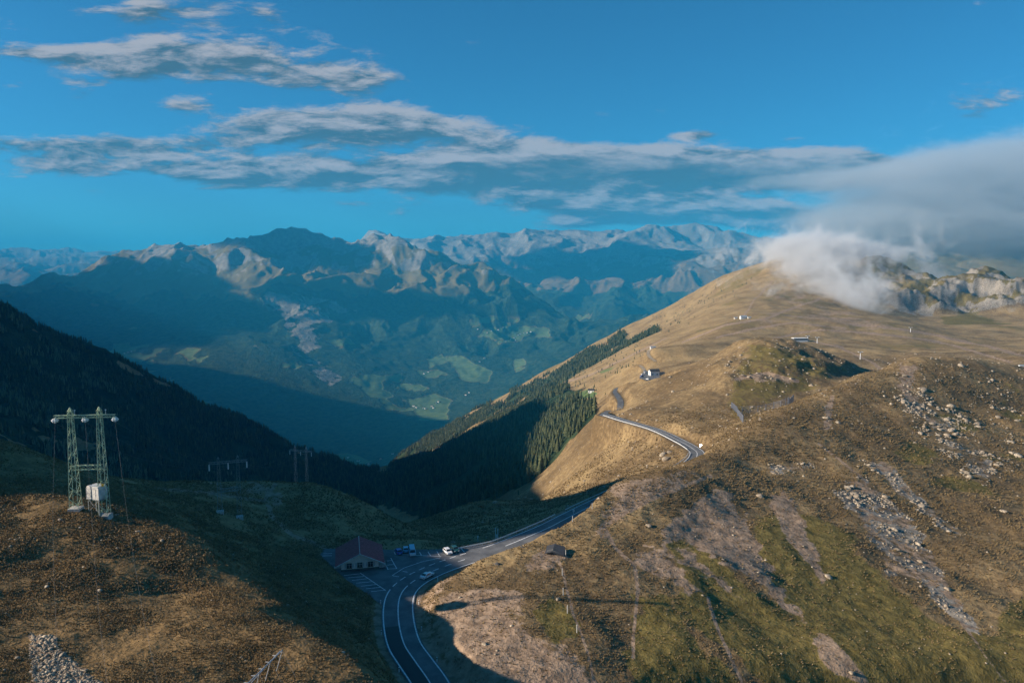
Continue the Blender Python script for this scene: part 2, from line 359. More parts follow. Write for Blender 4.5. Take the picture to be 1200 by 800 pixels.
def tag(o, label=None, cat=None, group=None, kind=None):
    if label: o['label'] = label
    if cat: o['category'] = cat
    if group: o['group'] = group
    if kind: o['kind'] = kind
    return o
# ------------------------------------------------------------------ what grows where (albedo masks over the ground)
N900 = fbm(XX, YY, 900, 5, 201); N250 = fbm(XX, YY, 260, 5, 211); N60 = fbm(XX, YY, 60, 5, 221); N12 = fbm(XX, YY, 12, 4, 231)
NPX = np.where(YY > 4500, N900, np.where(YY > 800, N250, N60))
gz = np.gradient(ZZ, axis=0) / (np.gradient(YY, axis=0) + 1e-9)
gx = np.gradient(ZZ, axis=1) / (np.gradient(XX, axis=1) + 1e-9)
SLOPE = np.sqrt(gx * gx + (gz) ** 2)
del gz, gx
Z0 = np.zeros(ZZ.shape, np.float32)
isfar = sstep(4200, 5200, YY)
forest = isfar * sstep(90, -90, ZZ + 210 - 260 * N900 - 130 * N250) * (1 - sstep(11000, 15000, YY) * .3)
meadow = isfar * sstep(.30, .42, N900 + .35 * N250) * sstep(-330, -600, ZZ) * .8
for poly in [[(572, 385), (600, 378), (628, 386), (612, 396), (585, 402), (560, 397)], [(440, 439), (455, 437), (470, 439), (466, 445), (445, 445)], [(478, 470), (505, 462), (528, 470), (524, 490), (500, 492), (484, 482)],
             [(520, 415), (545, 420), (575, 438), (570, 448), (540, 440)], [(500, 420), (520, 412), (525, 424), (505, 430)], [(130, 405), (150, 402), (158, 414), (140, 416)], [(206, 416), (222, 406), (236, 408), (222, 418)],
             [(490, 437), (515, 432), (525, 442), (500, 446)], [(600, 420), (612, 416), (616, 428), (604, 432)], [(620, 385), (640, 384), (648, 392), (630, 396)], [(380, 400), (410, 396), (420, 404), (395, 408)],
             [(545, 370), (575, 368), (588, 374), (560, 378)], [(360, 540), (410, 530), (440, 545), (380, 552)]]:
    meadow = np.maximum(meadow, zone(poly, 4500, 9300, 3, 9, .05, len(poly)) * sstep(-.75, -.35, N250))
rock = isfar * sstep(.55, .95, SLOPE * .8 + .8 * N250) * sstep(-150, 200, ZZ)
rock = np.maximum(rock, isfar * sstep(150, 520, ZZ + 420 * N900) * .75)
rock = np.maximum(rock, sstep(12500, 14500, YY) * sstep(-100, 500, ZZ + 300 * N900) * .66)
for poly in [[(305, 345), (340, 340), (375, 352), (425, 358), (420, 366), (390, 368), (372, 400), (350, 420), (338, 400), (330, 372), (312, 360)], [(355, 415), (385, 430), (400, 440), (390, 450), (372, 440), (360, 430)]]:
    rock = np.maximum(rock, zone(poly, 6500, 9600, 7, 16, .05, 3) * sstep(-.45, .1, N250 + .6 * N60) * .95)
snow = sstep(13000, 15000, YY) * sstep(.5, .72, N250 + .55 * N900) * sstep(450, 800, ZZ) * .9
snow = np.maximum(snow, zone([(428, 284), (441, 280), (452, 286), (446, 292), (434, 292)], 15000, 17500, 3, 4, .02) * sstep(-.2, .2, N250))
snow = np.maximum(snow, sstep(23000, 24500, YY) * sstep(700, 850, ZZ + 140 * N250) * .8)
forest = forest * (1 - np.clip(meadow * 1.3, 0, 1))
# middle distance
FOREST_A = [(395, 600), (420, 572), (470, 541), (500, 522), (560, 484), (610, 462), (650, 450), (668, 456), (700, 466), (690, 480), (703, 485), (690, 500), (668, 518), (645, 548), (612, 572), (570, 590), (540, 600), (500, 608), (440, 590)]
FOREST_B = [(460, 545), (470, 531), (500, 511), (560, 482), (620, 452), (680, 420), (715, 401), (732, 388), (736, 394), (700, 425), (650, 452), (600, 474), (540, 505), (490, 538)]
FOREST_D = [(715, 418), (740, 400), (772, 383), (770, 390), (745, 408), (722, 424)]
fa = zone(FOREST_A, 700, 2150, 5, 8, .03, 5); fb = zone(FOREST_B, 1900, 3060, 5, 8, .03, 6); fd = zone(FOREST_D, 1900, 2900, 4, 6, .03, 7)
fb = fb * (1 - zone([(578, 470), (592, 458), (600, 462), (590, 474)], 2300, 2950, 3, 3, .02))
fc = sstep(950, 1150, YY) * (1 - sstep(2600, 2800, YY)) * (1 - sstep(430, 455, UU)) * sstep(-.62, -.42, N250 + .4 * N60)
forest = np.maximum.reduce([forest, fa, fb, fd, fc])
meadow = np.maximum.reduce([meadow, zone([(676, 462), (690, 456), (700, 460), (694, 466), (680, 468)], 900, 1400, 2, 2, .02), .38 * zone([(690, 458), (730, 444), (745, 440), (738, 452), (710, 462)], 850, 1400, 6, 8, .03),
                            .6 * zone([(700, 436), (725, 426), (716, 434), (704, 440)], 1200, 1900, 3, 3, .03)])
right = (UU > 500) & (YY < 620) & (XX > -20)
olive = zone([(880, 600), (960, 600), (1010, 640), (1080, 730), (1160, 760), (1200, 700), (1260, 700), (1260, 830), (920, 830), (850, 760), (800, 720), (790, 640), (800, 620), (850, 660), (900, 700), (930, 730), (880, 650)], 140, 420, 18, 30, .12, 8)
olive = np.maximum(olive, zone([(626, 712), (650, 704), (680, 726), (678, 748), (655, 752), (630, 735)], 120, 240, 5, 10, .04, 9))
olive = np.maximum(olive, zone([(745, 700), (775, 690), (830, 760), (900, 830), (740, 830), (738, 760)], 120, 240, 10, 18, .06, 10) * .9)
olive = np.maximum(olive, zone([(810, 600), (830, 592), (850, 610), (832, 622)], 200, 320, 4, 5, .03, 12))
olive = np.maximum(olive, .55 * zone([(850, 460), (880, 400), (930, 404), (1000, 432), (960, 450), (900, 480), (860, 500)], 380, 900, 10, 14, .05, 13))
olive = np.maximum(olive, .8 * zone([(1040, 480), (1200, 470), (1200, 600), (1100, 600), (1060, 560)], 330, 520, 30, 40, .1, 14) * sstep(-.1, .25, N60))
olive = np.maximum(olive, zone([(1100, 372), (1140, 365), (1180, 380), (1200, 385), (1200, 392), (1120, 392)], 1600, 2300, 6, 8, .02, 15))
olive = np.maximum(olive, isfar * .55 * (1 - sstep(11000, 12500, YY)))
olive = np.maximum(olive, (YY > 1000) * (YY < 4200) * sstep(.05, .35, N250) * .5)
scree = zone([(838, 572), (856, 578), (880, 620), (905, 670), (930, 710), (945, 728), (925, 712), (895, 690), (870, 672), (840, 655), (815, 640), (800, 628), (780, 640), (775, 622), (800, 600)], 180, 330, 7.7, 13.5, .03, 20)
scree = np.maximum(scree, zone([(800, 640), (830, 665), (860, 690), (880, 705), (850, 690), (815, 668), (790, 655)], 160, 320, 8.8, 12, .03, 21) * .8)
scree = np.maximum(scree, zone([(742, 650), (770, 640), (800, 668), (830, 700), (800, 690), (770, 675), (750, 668)], 150, 320, 8.8, 15, .03, 22) * .85)
scree = np.maximum(scree, zone([(900, 578), (925, 575), (945, 620), (962, 660), (965, 688), (950, 665), (935, 640), (912, 615)], 220, 340, 7.7, 9, .03, 23))
scree = np.maximum(scree, zone([(955, 745), (975, 745), (1000, 780), (1020, 800), (980, 790), (960, 770)], 170, 260, 8.8, 12, .03, 24) * .9)
scree = np.maximum(scree, zone([(508, 690), (540, 680), (600, 690), (620, 730), (660, 760), (700, 800), (690, 830), (530, 830), (515, 770), (505, 720)], 110, 230, 26.4, 33, .06, 25) * .8)
scree = np.maximum(scree, zone([(612, 660), (650, 640), (668, 650), (650, 666), (620, 672)], 180, 250, 8.8, 12, .04, 26) * .9)
scree = np.maximum(scree, zone([(700, 560), (735, 560), (800, 548), (830, 545), (800, 575), (740, 600), (700, 640), (690, 625), (720, 590)], 220, 330, 11, 15, .04, 27) * .6)
scree = np.maximum(scree, zone([(968, 470), (976, 470), (974, 500), (964, 510)], 380, 520, 4.4, 4.5, .02, 28))
scree = np.maximum(scree, zone([(1055, 425), (1075, 430), (1070, 460), (1085, 480), (1060, 478), (1050, 450)], 380, 560, 8.8, 12, .03, 29) * .7)
scree = np.maximum(scree, .7 * zone([(862, 440), (910, 436), (935, 448), (900, 446), (865, 448)], 450, 760, 6.6, 7.5, .03, 30))
scree = np.maximum(scree, zone([(200, 565), (320, 566), (335, 580), (322, 600), (340, 622), (390, 640), (385, 644), (330, 628), (312, 600), (310, 582), (240, 585)], 230, 300, 8.8, 9, .04, 31) * .55)
scree = np.maximum(scree, zone([(900, 345), (1000, 345), (1060, 372), (1000, 420), (940, 392), (860, 395), (840, 390), (880, 372)], 1000, 2300, 17.6, 33, .03, 32) * .55 * sstep(.0, .4, N250 + .4 * N60))
scree = np.maximum(scree, zone([(36, 742), (60, 745), (85, 775), (120, 800), (120, 830), (36, 830)], 70, 130, 5.5, 10.5, .04, 33))
rock = np.maximum(rock, rocky * np.clip(.25 + sstep(-.25, .3, N60 + .5 * N250 + .5 * (SLOPE - .8)), 0, 1))
rock = np.maximum(rock, zone([(1030, 342), (1060, 350), (1100, 365), (1090, 372), (1050, 362), (1025, 352)], 1700, 2400, 3, 6, .02, 34))
outc = zone([(978, 575), (1010, 560), (1040, 580), (1070, 610), (1095, 650), (1120, 700), (1140, 725), (1150, 745), (1130, 735), (1100, 705), (1070, 680), (1042, 672), (1030, 650), (1010, 615)], 190, 400, 4, 12, .04, 36)
outc = np.maximum(outc, zone([(1010, 540), (1035, 540), (1080, 580), (1105, 610), (1130, 628), (1110, 622), (1075, 595)], 220, 420, 3, 9, .04, 37) * .9)
outc = np.maximum(outc, zone([(1050, 455), (1100, 465), (1150, 520), (1170, 560), (1140, 560), (1090, 510), (1050, 480)], 330, 560, 10, 20, .04, 38) * .6)
outc = np.maximum(outc, zone([(895, 545), (950, 540), (960, 550), (905, 556)], 290, 420, 3, 6, .03, 39) * .7)
outc = np.maximum(outc, zone([(1130, 535), (1165, 540), (1165, 560), (1140, 556)], 280, 460, 4, 8, .03, 40) * .9)
rock = np.maximum(rock, outc * .8 * sstep(-.15, .12, N12 + .35 * N60 + .1))
scree = np.maximum(scree, outc * .6)
tawny = ((YY < 1000) & (XX > 0)) * .45 + (YY >= 1000) * (YY < 4200) * .6
tawny = np.maximum(tawny, zone([(690, 610), (740, 590), (780, 580), (740, 620), (700, 650), (680, 640)], 210, 300, 8, 12, .04, 41))
tawny = np.maximum(tawny, zone([(530, 668), (600, 640), (640, 622), (670, 606), (672, 620), (600, 660), (560, 690)], 170, 260, 5, 8, .04, 42))
tawny = np.maximum(tawny, zone([(780, 400), (890, 310), (960, 345), (870, 365), (830, 395)], 1500, 2600, 12, 20, .03, 43))
tawny = np.maximum(tawny, zone([(60, 595), (140, 600), (245, 635), (330, 715), (300, 720), (200, 650), (60, 625)], 90, 190, 8, 14, .06, 44))
fa = fa * (1 - zone([(672, 466), (684, 456), (702, 455), (704, 466), (690, 470)], 850, 1500, 2, 2, .02)); forest = np.maximum.reduce([isfar * forest, fa, fb, fd, fc])
tawny = np.maximum(tawny, .85 * ((YY > 195) & (YY < 520) & (UU < 690) & (VV < 650) & (XX < 60)))  # paler grass on the shaded saddle, lifting its shade through colour
tawny = tawny * (1 - .7 * rocky); olive = np.maximum(olive, .6 * rocky)
def trail(px, wd, y0, y1, val=.85):
    global scree
    p = np.array(px, float); m = (YY > y0) & (YY < y1) & (UU > p[:, 0].min() - 6) & (UU < p[:, 0].max() + 6) & (VV > p[:, 1].min() - 6) & (VV < p[:, 1].max() + 6)
    if not m.any(): return
    u = UU[m] + 2.2 * fbm(XX[m], YY[m], (y0 + y1) * .03, 3, 301); v = VV[m] + 1.6 * fbm(XX[m], YY[m], (y0 + y1) * .03, 3, 305); d2 = np.full(u.shape, 1e9)
    for (x0, q0), (x1, q1) in zip(p[:-1], p[1:]):
        dx, dy = x1 - x0, q1 - q0; t = np.clip(((u - x0) * dx + (v - q0) * dy) / (dx * dx + dy * dy + 1e-9), 0, 1); d2 = np.minimum(d2, (u - x0 - t * dx) ** 2 + (v - q0 - t * dy) ** 2)
    scree[m] = np.maximum(scree[m], val * sstep(wd * 1.5, wd * .6, np.sqrt(d2)))
for tr_ in (([(1070, 430), (1062, 455), (1076, 482), (1100, 500)], 2.2, 330, 600), ([(742, 770), (745, 720), (748, 690), (744, 662), (722, 642), (706, 615), (760, 586), (832, 558)], 2.2, 130, 330), ([(975, 465), (970, 485), (966, 508)], 2.5, 380, 520),
            ([(862, 443), (900, 437), (935, 447)], 2, 450, 780), ([(385, 643), (345, 628), (318, 605), (312, 585), (322, 568)], 2.4, 225, 310), ([(180, 572), (250, 577), (312, 587)], 1.8, 225, 310), ([(800, 401), (850, 381), (900, 372), (960, 350)], 1.2, 1200, 2400),
            ([(900, 398), (960, 386), (1040, 392), (1100, 400), (1185, 424)], 1.2, 900, 2200), ([(840, 396), (880, 385), (930, 378), (990, 385)], 1.1, 1000, 2200), ([(1000, 380), (1060, 386), (1130, 400), (1200, 416)], 1.4, 900, 2200), ([(955, 400), (985, 407), (1020, 424), (1040, 436)], 1.2, 750, 1400),
            ([(830, 700), (842, 740), (870, 800)], 2, 130, 260), ([(700, 820), (690, 770), (676, 730), (664, 690), (655, 655)], 1.6, 130, 260), ([(660, 448), (690, 440), (740, 417), (780, 396)], 1, 1300, 2400), ([(870, 372), (885, 350), (905, 330)], 1, 1500, 2500), ([(1180, 800), (1120, 720), (1060, 660), (1010, 560), (960, 520)], 1.8, 170, 420, .6)): trail(*tr_)
tawny = np.clip(tawny, 0, 1)
heath = ((XX < 0) & (YY < 215)) * (1 - sstep(470, 500, UU)) * 1.0
bank = zone([(486, 720), (496, 694), (520, 672), (545, 662), (532, 676), (512, 700), (505, 725), (512, 760), (535, 800), (515, 800), (495, 760)], 130, 215, 3, 3, .03)
scree = np.maximum(scree, bank * .5)
shoulder = sstep(7.5, 5, DROAD) * (YY < 300); scree = np.maximum(scree, shoulder * .7)
ATTRS = dict(forest=forest, meadow=meadow, rock=rock, scree=scree, olive=olive, tawny=tawny, snow=snow, heath=heath)
NEARM = np.stack([forest, meadow])

# ------------------------------------------------------------------ node helpers
class NT:
    def __init__(s, tree): s.t = tree; tree.nodes.clear()
    def n(s, kind, ins=None, **kw):
        nd = s.t.nodes.new(kind)
        for k, v in kw.items(): setattr(nd, k, v)
        for k, v in (ins or {}).items():
            if isinstance(v, bpy.types.NodeSocket): s.t.links.new(v, nd.inputs[k])
            elif v is not None: nd.inputs[k].default_value = v
        return nd
    def math(s, op, a, b=0.0, clamp=False):
        return s.n('ShaderNodeMath', {0: a, 1: b}, operation=op, use_clamp=clamp).outputs[0]
    def mix(s, f, a, b, mode='MIX'):
        nd = s.n('ShaderNodeMix', {0: f}, data_type='RGBA', blend_type=mode)
        for k, v in ((6, a), (7, b)):
            if isinstance(v, bpy.types.NodeSocket): s.t.links.new(v, nd.inputs[k])
            else: nd.inputs[k].default_value = (*v, 1) if len(v) == 3 else v
        return nd.outputs[2]
    def ss(s, x, a, b):
        return s.n('ShaderNodeMapRange', {0: x, 1: a, 2: b, 3: 0.0, 4: 1.0}, interpolation_type='SMOOTHSTEP').outputs[0]
    def noise(s, vec, scale, detail=4, rough=.55, dist=0.0):
        return s.n('ShaderNodeTexNoise', {'Vector': vec, 'Scale': scale, 'Detail': detail, 'Roughness': rough, 'Distortion': dist}).outputs[0]
def new_mat(name):
    m = bpy.data.materials.new(name); m.use_nodes = True; return m, NT(m.node_tree)
def out_surface(t, color, rough=.9, bump=None, strength=.5, dist=1.0, spec=.15, metal=0.0):
    b = t.n('ShaderNodeBsdfPrincipled', {'Roughness': rough, 'Specular IOR Level': spec, 'Metallic': metal})
    if isinstance(color, bpy.types.NodeSocket): t.t.links.new(color, b.inputs['Base Color'])
    else: b.inputs['Base Color'].default_value = (*color, 1)
    if bump is not None:
        bp = t.n('ShaderNodeBump', {'Height': bump, 'Strength': strength, 'Distance': dist}); t.t.links.new(bp.outputs[0], b.inputs['Normal'])
    o = t.n('ShaderNodeOutputMaterial'); t.t.links.new(b.outputs[0], o.inputs[0]); return b
def land_material():
    m, t = new_mat('alpine_land')
    pos = t.n('ShaderNodeNewGeometry').outputs['Position']
    at = lambda k: t.n('ShaderNodeAttribute', attribute_name=k).outputs['Fac']
    nbig = t.noise(pos, 1 / 700, 8, .6); nmid = t.noise(pos, 1 / 45, 9, .62); nfin = t.noise(pos, 1 / 3.0, 6, .65); ntuft = t.noise(pos, 1 / .8, 3, .6)
    sharp = lambda k, gain=.55: t.ss(t.math('ADD', at(k), t.math('MULTIPLY', t.math('SUBTRACT', t.math('ADD', t.math('MULTIPLY', nmid, .5), t.math('MULTIPLY', nfin, .5)), .5), gain * 2)), .38, .62)
    soil = (.17, .115, .060); dark = (.12, .081, .042); taw = (.33, .235, .118); pale = (.30, .215, .11)
    c = t.mix(t.ss(nmid, .38, .62), dark, soil)
    c = t.mix(t.math('MULTIPLY', t.ss(nfin, .35, .68), .55), c, (.23, .158, .082))
    c = t.mix(sharp('tawny', .5), c, t.mix(t.ss(t.math('ADD', t.math('MULTIPLY', nmid, .5), t.math('MULTIPLY', nfin, .5)), .38, .62), (.195, .13, .063), taw))
    c = t.mix(t.math('MULTIPLY', sharp('heath', .2), .85), c, t.mix(t.ss(t.math('ADD', t.math('MULTIPLY', nfin, .6), t.math('MULTIPLY', ntuft, .4)), .36, .64), (.12, .078, .036), (.27, .175, .08)))
    c = t.mix(sharp('olive', .7), c, t.mix(t.ss(nfin, .35, .66), (.112, .086, .028), (.20, .155, .052)))
    c = t.mix(sharp('scree', .95), c, t.mix(t.ss(nfin, .34, .66), (.20, .14, .095), (.37, .265, .185)))
    c = t.mix(sharp('meadow', .35), c, t.mix(t.ss(nmid, .3, .7), (.075, .115, .045), (.13, .175, .068)))
    c = t.mix(sharp('forest', .35), c, t.mix(t.ss(nmid, .35, .65), (.018, .032, .017), (.048, .07, .034)))
    c = t.mix(sharp('rock', .6), c, t.mix(t.ss(t.math('ADD', t.math('MULTIPLY', nmid, .4), t.math('MULTIPLY', nfin, .6)), .36, .64), (.12, .10, .08), (.34, .30, .25)))
    c = t.mix(sharp('snow', .3), c, (.82, .82, .82))
    hgt = t.math('ADD', t.math('MULTIPLY', nfin, 1.0), t.math('MULTIPLY', ntuft, .5))
    hgt = t.math('ADD', hgt, t.math('MULTIPLY', t.math('MULTIPLY', at('forest'), t.noise(pos, 1 / 22, 4, .7)), 26.0))
    out_surface(t, c, .95, hgt, .9, .7, .05)
    return m
LAND = land_material()
def add_sheet(name, j0, j1, label):
    cols = np.arange(NA); rows = np.arange(j0, j1 + 1)
    idx = (np.arange(len(rows))[:, None] * NA + cols)
    q = np.stack([idx[:-1, :-1], idx[:-1, 1:], idx[1:, 1:], idx[1:, :-1]], -1).reshape(-1, 4)
    ym = YY[j0:j1, :-1].ravel(); am = np.abs(np.broadcast_to(AG[:-1], (j1 - j0, NA - 1)).ravel())
    q = q[~((am > .8) & (ym > 9500))]
    used = np.zeros(len(rows) * NA, bool); used[q.ravel()] = True; remap = np.cumsum(used) - 1
    v = np.stack([XX[j0:j1 + 1], YY[j0:j1 + 1], ZZ[j0:j1 + 1]], -1).reshape(-1, 3)[used]
    me = mesh_from(name, v, remap[q], {k: a[j0:j1 + 1].ravel()[used] for k, a in ATTRS.items()})
    me.materials.append(LAND)
    o = bpy.data.objects.new(name, me); C.objects.link(o); tag(o, label, None, None, 'structure'); return o
_j1 = int(np.searchsorted(LG, ln(690))); _j2 = int(np.searchsorted(LG, ln(3900)))
add_sheet('ground', 0, _j1, 'brown and olive alpine grass hills around the pass road')
add_sheet('hills', _j1, _j2, 'tawny and wooded slopes beyond the pass')
add_sheet('mountains', _j2, NL - 1, 'blue hazy mountain ranges beyond the deep valley')
# ------------------------------------------------------------------ woods, stones, tussocks
def flat_mat(name, col, rough=.7, spec=.3, metal=0.0, var=0.0, scale=3.0, dark=None, bump=0.0):
    m, t = new_mat(name); pos = t.n('ShaderNodeTexCoord').outputs['Object']
    c = col
    if var or dark:
        nz = t.noise(pos, scale, 5, .6); lo = dark or tuple(q * (1 - var) for q in col); hi = tuple(min(1, q * (1 + var)) for q in col)
        c = t.mix(t.ss(nz, .34, .66), lo, hi)
    out_surface(t, c, rough, t.noise(pos, scale * 6, 4) if bump else None, bump, .05, spec, metal); return m
def leaf_mat(name, lo, hi, hue=None):
    m, t = new_mat(name); s = t.n('ShaderNodeAttribute', attribute_name='shade').outputs['Fac']
    pos = t.n('ShaderNodeNewGeometry').outputs['Position']
    c = t.mix(s, lo, hi)
    c = t.mix(t.math('MULTIPLY', t.ss(t.noise(pos, .9, 3, .7), .4, .7), .5), c, tuple(q * .55 for q in lo))
    out_surface(t, c, .85, None, 0, 1, .1); return m
SPRUCE = leaf_mat('spruce_needles', (.024, .038, .020), (.125, .13, .06))
CUM = np.maximum.accumulate(EE, axis=0)
VIS = EE >= CUM - .0022
def scatter(mask, count, vis_only=.85, lim=.80):
    """ground points drawn evenly by area where the mask allows them"""
    p = mask * (YY ** 2) * np.gradient(LG)[:, None] * np.gradient(AG)[None, :]
    p = p * np.where(VIS, 1.0, 1 - vis_only) * (np.abs(AG) < lim)[None, :]
    p = p.ravel().astype(np.float64); cs = np.cumsum(p); k = np.searchsorted(cs, rng.random(count) * cs[-1]); k = np.clip(k, 0, p.size - 1)
    j, i = k // NA, k % NA
    a = AG[i] + rng.uniform(-.5, .5, count) * np.gradient(AG)[i]; L = LG[j] + rng.uniform(-.5, .5, count) * np.gradient(LG)[j]
    y = np.exp(L); x = a * y; return x, y, grounds(x, y), VIS[j, i]
def swarm(name, tv, tf, x, y, z, s, sz, shade, mat, smooth=False, tilt=0.0):
    """many copies of one small shape in one mesh"""
    n, k = len(x), len(tv); th = rng.uniform(0, 2 * np.pi, n); c, sn = np.cos(th)[:, None], np.sin(th)[:, None]
    vx = (tv[:, 0] * c - tv[:, 1] * sn) * s[:, None]; vy = (tv[:, 0] * sn + tv[:, 1] * c) * s[:, None]; vz = tv[:, 2] * sz[:, None]
    if tilt: vx = vx + vz * rng.normal(0, tilt, n)[:, None]; vy = vy + vz * rng.normal(0, tilt, n)[:, None]
    V = np.stack([vx + x[:, None], vy + y[:, None], vz + z[:, None]], -1).reshape(-1, 3)
    Fc = (tf[None] + (np.arange(n) * k)[:, None, None]).reshape(-1, tf.shape[1])
    me = mesh_from(name, V, Fc, {'shade': np.repeat(shade, k)}, smooth); me.materials.append(mat)
    o = bpy.data.objects.new(name, me); C.objects.link(o); return o
def conifer(tiers, sides, jag, seed):
    r = np.random.default_rng(seed); V = []; Fc = []
    for q in range(tiers):
        t = q / tiers; z0 = .06 + .86 * t; z1 = min(1.0, z0 + 1.25 / tiers + .08); rad = .20 * (1 - t) ** .85 + .02
        b = len(V); m = sides * 2
        for k in range(m):
            an = 2 * math.pi * (k + .5 * q) / m; rr = rad * (1 if k % 2 == 0 else 1 - jag) * r.uniform(.75, 1.15)
            V.append((rr * math.cos(an), rr * math.sin(an), z0 - (.025 if k % 2 == 0 else -.03) + r.uniform(-.012, .012)))
        V.append((r.uniform(-.01, .01), r.uniform(-.01, .01), z1))
        for k in range(m): Fc.append((b + k, b + (k + 1) % m, b + m))
    return np.array(V), np.array(Fc)
TV, TF = conifer(3, 3, .35, 1)
DET = [conifer(6, 6, .4, 21), conifer(7, 5, .45, 22), conifer(5, 6, .4, 23)]
sets = []
for msk, cnt, hmin, hmax in ((fa, 15000, 9, 17), (fb, 15000, 11, 18), (fd, 2600, 9, 15), (fc, 26000, 9, 18)):
    thin = np.clip(msk * 1.3 - .3, 0, 1) * sstep(-.36, .2, N60 + .8 * N250) ** 1.2
    x, y, z, vs = scatter(thin, cnt); h = rng.uniform(hmin, hmax, cnt) * rng.uniform(.5, 1.2, cnt); sets.append(np.stack([x, y, z, h, vs, np.clip(rng.normal(.42, .33, cnt), 0, 1)], 1))
lone = zone([(640, 560), (700, 470), (740, 440), (760, 400), (880, 330), (700, 400), (560, 480), (600, 580)], 420, 2600, 12) * (1 - fa) * (1 - fb) * (DROAD > 12)
x, y, z, vs = scatter(lone, 420); sets.append(np.stack([x, y, z, rng.uniform(2.5, 8, 420), vs, rng.uniform(.1, .8, 420)], 1))
T = np.concatenate(sets)
show = np.where((T[:, 4] > .5), T[:, 3] / T[:, 1], 0); order = np.argsort(-show)
one, rest = order[:300], order[300:]
ktree = rng.random(len(T))
swarm('forest', TV, TF, *[T[rest, q] for q in (0, 1)], T[rest, 2] - .3, T[rest, 3] * rng.uniform(.85, 1.25, len(rest)), T[rest, 3], T[rest, 5], SPRUCE, tilt=.03)
tag(bpy.data.objects['forest'], 'dense conifer woods covering the valley sides', None, None, 'stuff')
tmesh = []
for tv, tf in DET:
    for sh in (.15, .45, .8):
        me = mesh_from('spruce_tree', tv, tf, {'shade': np.clip(np.full(len(tv), sh) + rng.normal(0, .12, len(tv)), 0, 1)}, False); me.materials.append(SPRUCE); tmesh.append(me)
for k in one:
    x, y, z, h, _, _ = T[k]; uu = to_pix(x, y, z)[0]
    o = bpy.data.objects.new('spruce_tree', tmesh[int(ktree[k] * 9) % 9]); C.objects.link(o)
    o.location = (x, y, z - .2); o.rotation_euler.z = rng.uniform(0, 6.28); o.scale = (h * 1.1, h * 1.1, h)
    if h < 8.2 and y < 1500 and uu > 560: tag(o, 'small lone spruce scattered on the open slope below the road', 'tree', 'scattered spruces on the open slope')
    elif uu < 450: tag(o, 'slender spruce standing on the steep slope of the left mountain', 'tree', 'spruces on the left mountain slope')
    else: tag(o, 'slender spruce at the near edge of the wood below the hairpin', 'tree', 'spruces at the wood edge below the hairpin')

# trees in loose bands on the left slope, sunlight put into their paler colour
SUN_TINT = leaf_mat('sun_tinted_needles', (.10, .115, .06), (.24, .25, .15))
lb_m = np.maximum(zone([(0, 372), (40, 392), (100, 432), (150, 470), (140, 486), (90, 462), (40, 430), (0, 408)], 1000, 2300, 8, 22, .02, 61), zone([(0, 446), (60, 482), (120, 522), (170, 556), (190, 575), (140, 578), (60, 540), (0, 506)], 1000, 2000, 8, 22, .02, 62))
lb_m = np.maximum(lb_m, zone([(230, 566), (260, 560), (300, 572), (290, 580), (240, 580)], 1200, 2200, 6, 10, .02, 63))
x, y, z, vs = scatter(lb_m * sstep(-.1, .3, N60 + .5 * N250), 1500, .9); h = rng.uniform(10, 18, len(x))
swarm('sun_tinted_trees', TV, TF, x, y, z, h * .95, h, np.clip(rng.normal(.5, .25, len(x)), 0, 1), SUN_TINT, tilt=.02); tag(bpy.data.objects['sun_tinted_trees'], 'conifers in loose bands on the left mountain slope, sunlight painted in paler colour', None, None, 'stuff')
# stones
STONE, _t = new_mat('pale_stone')
_p = _t.n('ShaderNodeNewGeometry').outputs['Position']
_s = _t.n('ShaderNodeAttribute', attribute_name='shade').outputs['Fac']
out_surface(_t, _t.mix(_t.ss(_t.noise(_p, 1.6, 6, .65), .36, .66), (.19, .15, .11), _t.mix(_s, (.34, .275, .20), (.54, .46, .35))), .9, _t.noise(_p, 6, 4), .5, .1, .2)
def stone(seed, sub=2):
    r = np.random.default_rng(seed); bm = bmesh.new(); bmesh.ops.create_icosphere(bm, subdivisions=sub, radius=1)
    cuts = [Vector(r.normal(0, 1, 3)).normalized() for _ in range(9)]; dd = r.uniform(.55, .85, 9)
    for v in bm.verts:
        for c_, d_ in zip(cuts, dd):
            s_ = v.co.dot(c_)
            if s_ > d_: v.co -= c_ * (s_ - d_)
        v.co *= 1 + r.uniform(-.05, .05)
        v.co.z *= .72
    V = np.array([v.co[:] for v in bm.verts]); bm.verts.index_update(); Fc = np.array([[v.index for v in f.verts] for f in bm.faces]); bm.free(); return V, Fc
noroad = (DROAD > 7) * (1 - LOTM)
sp_ = right * (YY > 100) * (VV > 415) * noroad
dens_ = sp_ * (.028 + outc * 3.5 * sstep(-.1, .3, N12 + .3 * N60) + .25 * np.clip(scree, 0, 1) * sstep(.0, .4, N12) + .9 * zone([(1050, 430), (1200, 440), (1200, 560), (1120, 560), (1060, 480)], 330, 560, 20, 30, .1, 55) * sstep(.1, .35, N12 + .4 * N60))
x, y, z, vs = scatter(dens_, 3600, .8); rs = np.exp(rng.normal(-.95, .55, len(x))); rs = np.clip(rs, .12, 1.7) * np.clip(y / 300, .6, 1.5)
x2, y2, z2, v2 = scatter(noroad * knob * sstep(.0, .4, N12 + .4 * N60) + noroad * (YY > 380) * (YY < 1000) * (UU > 700) * .05, 700, .8); r2_ = np.clip(np.exp(rng.normal(-.25, .5, len(x2))), .3, 2.2)
x3, y3, z3, v3 = scatter((XX < 0) * (YY < 200) * (VV > 590) * (UU < 470) * sstep(.1, .4, N12 + .3 * N60) * noroad, 340, .8); r3_ = np.clip(np.exp(rng.normal(-1.3, .4, len(x3))), .12, .6)
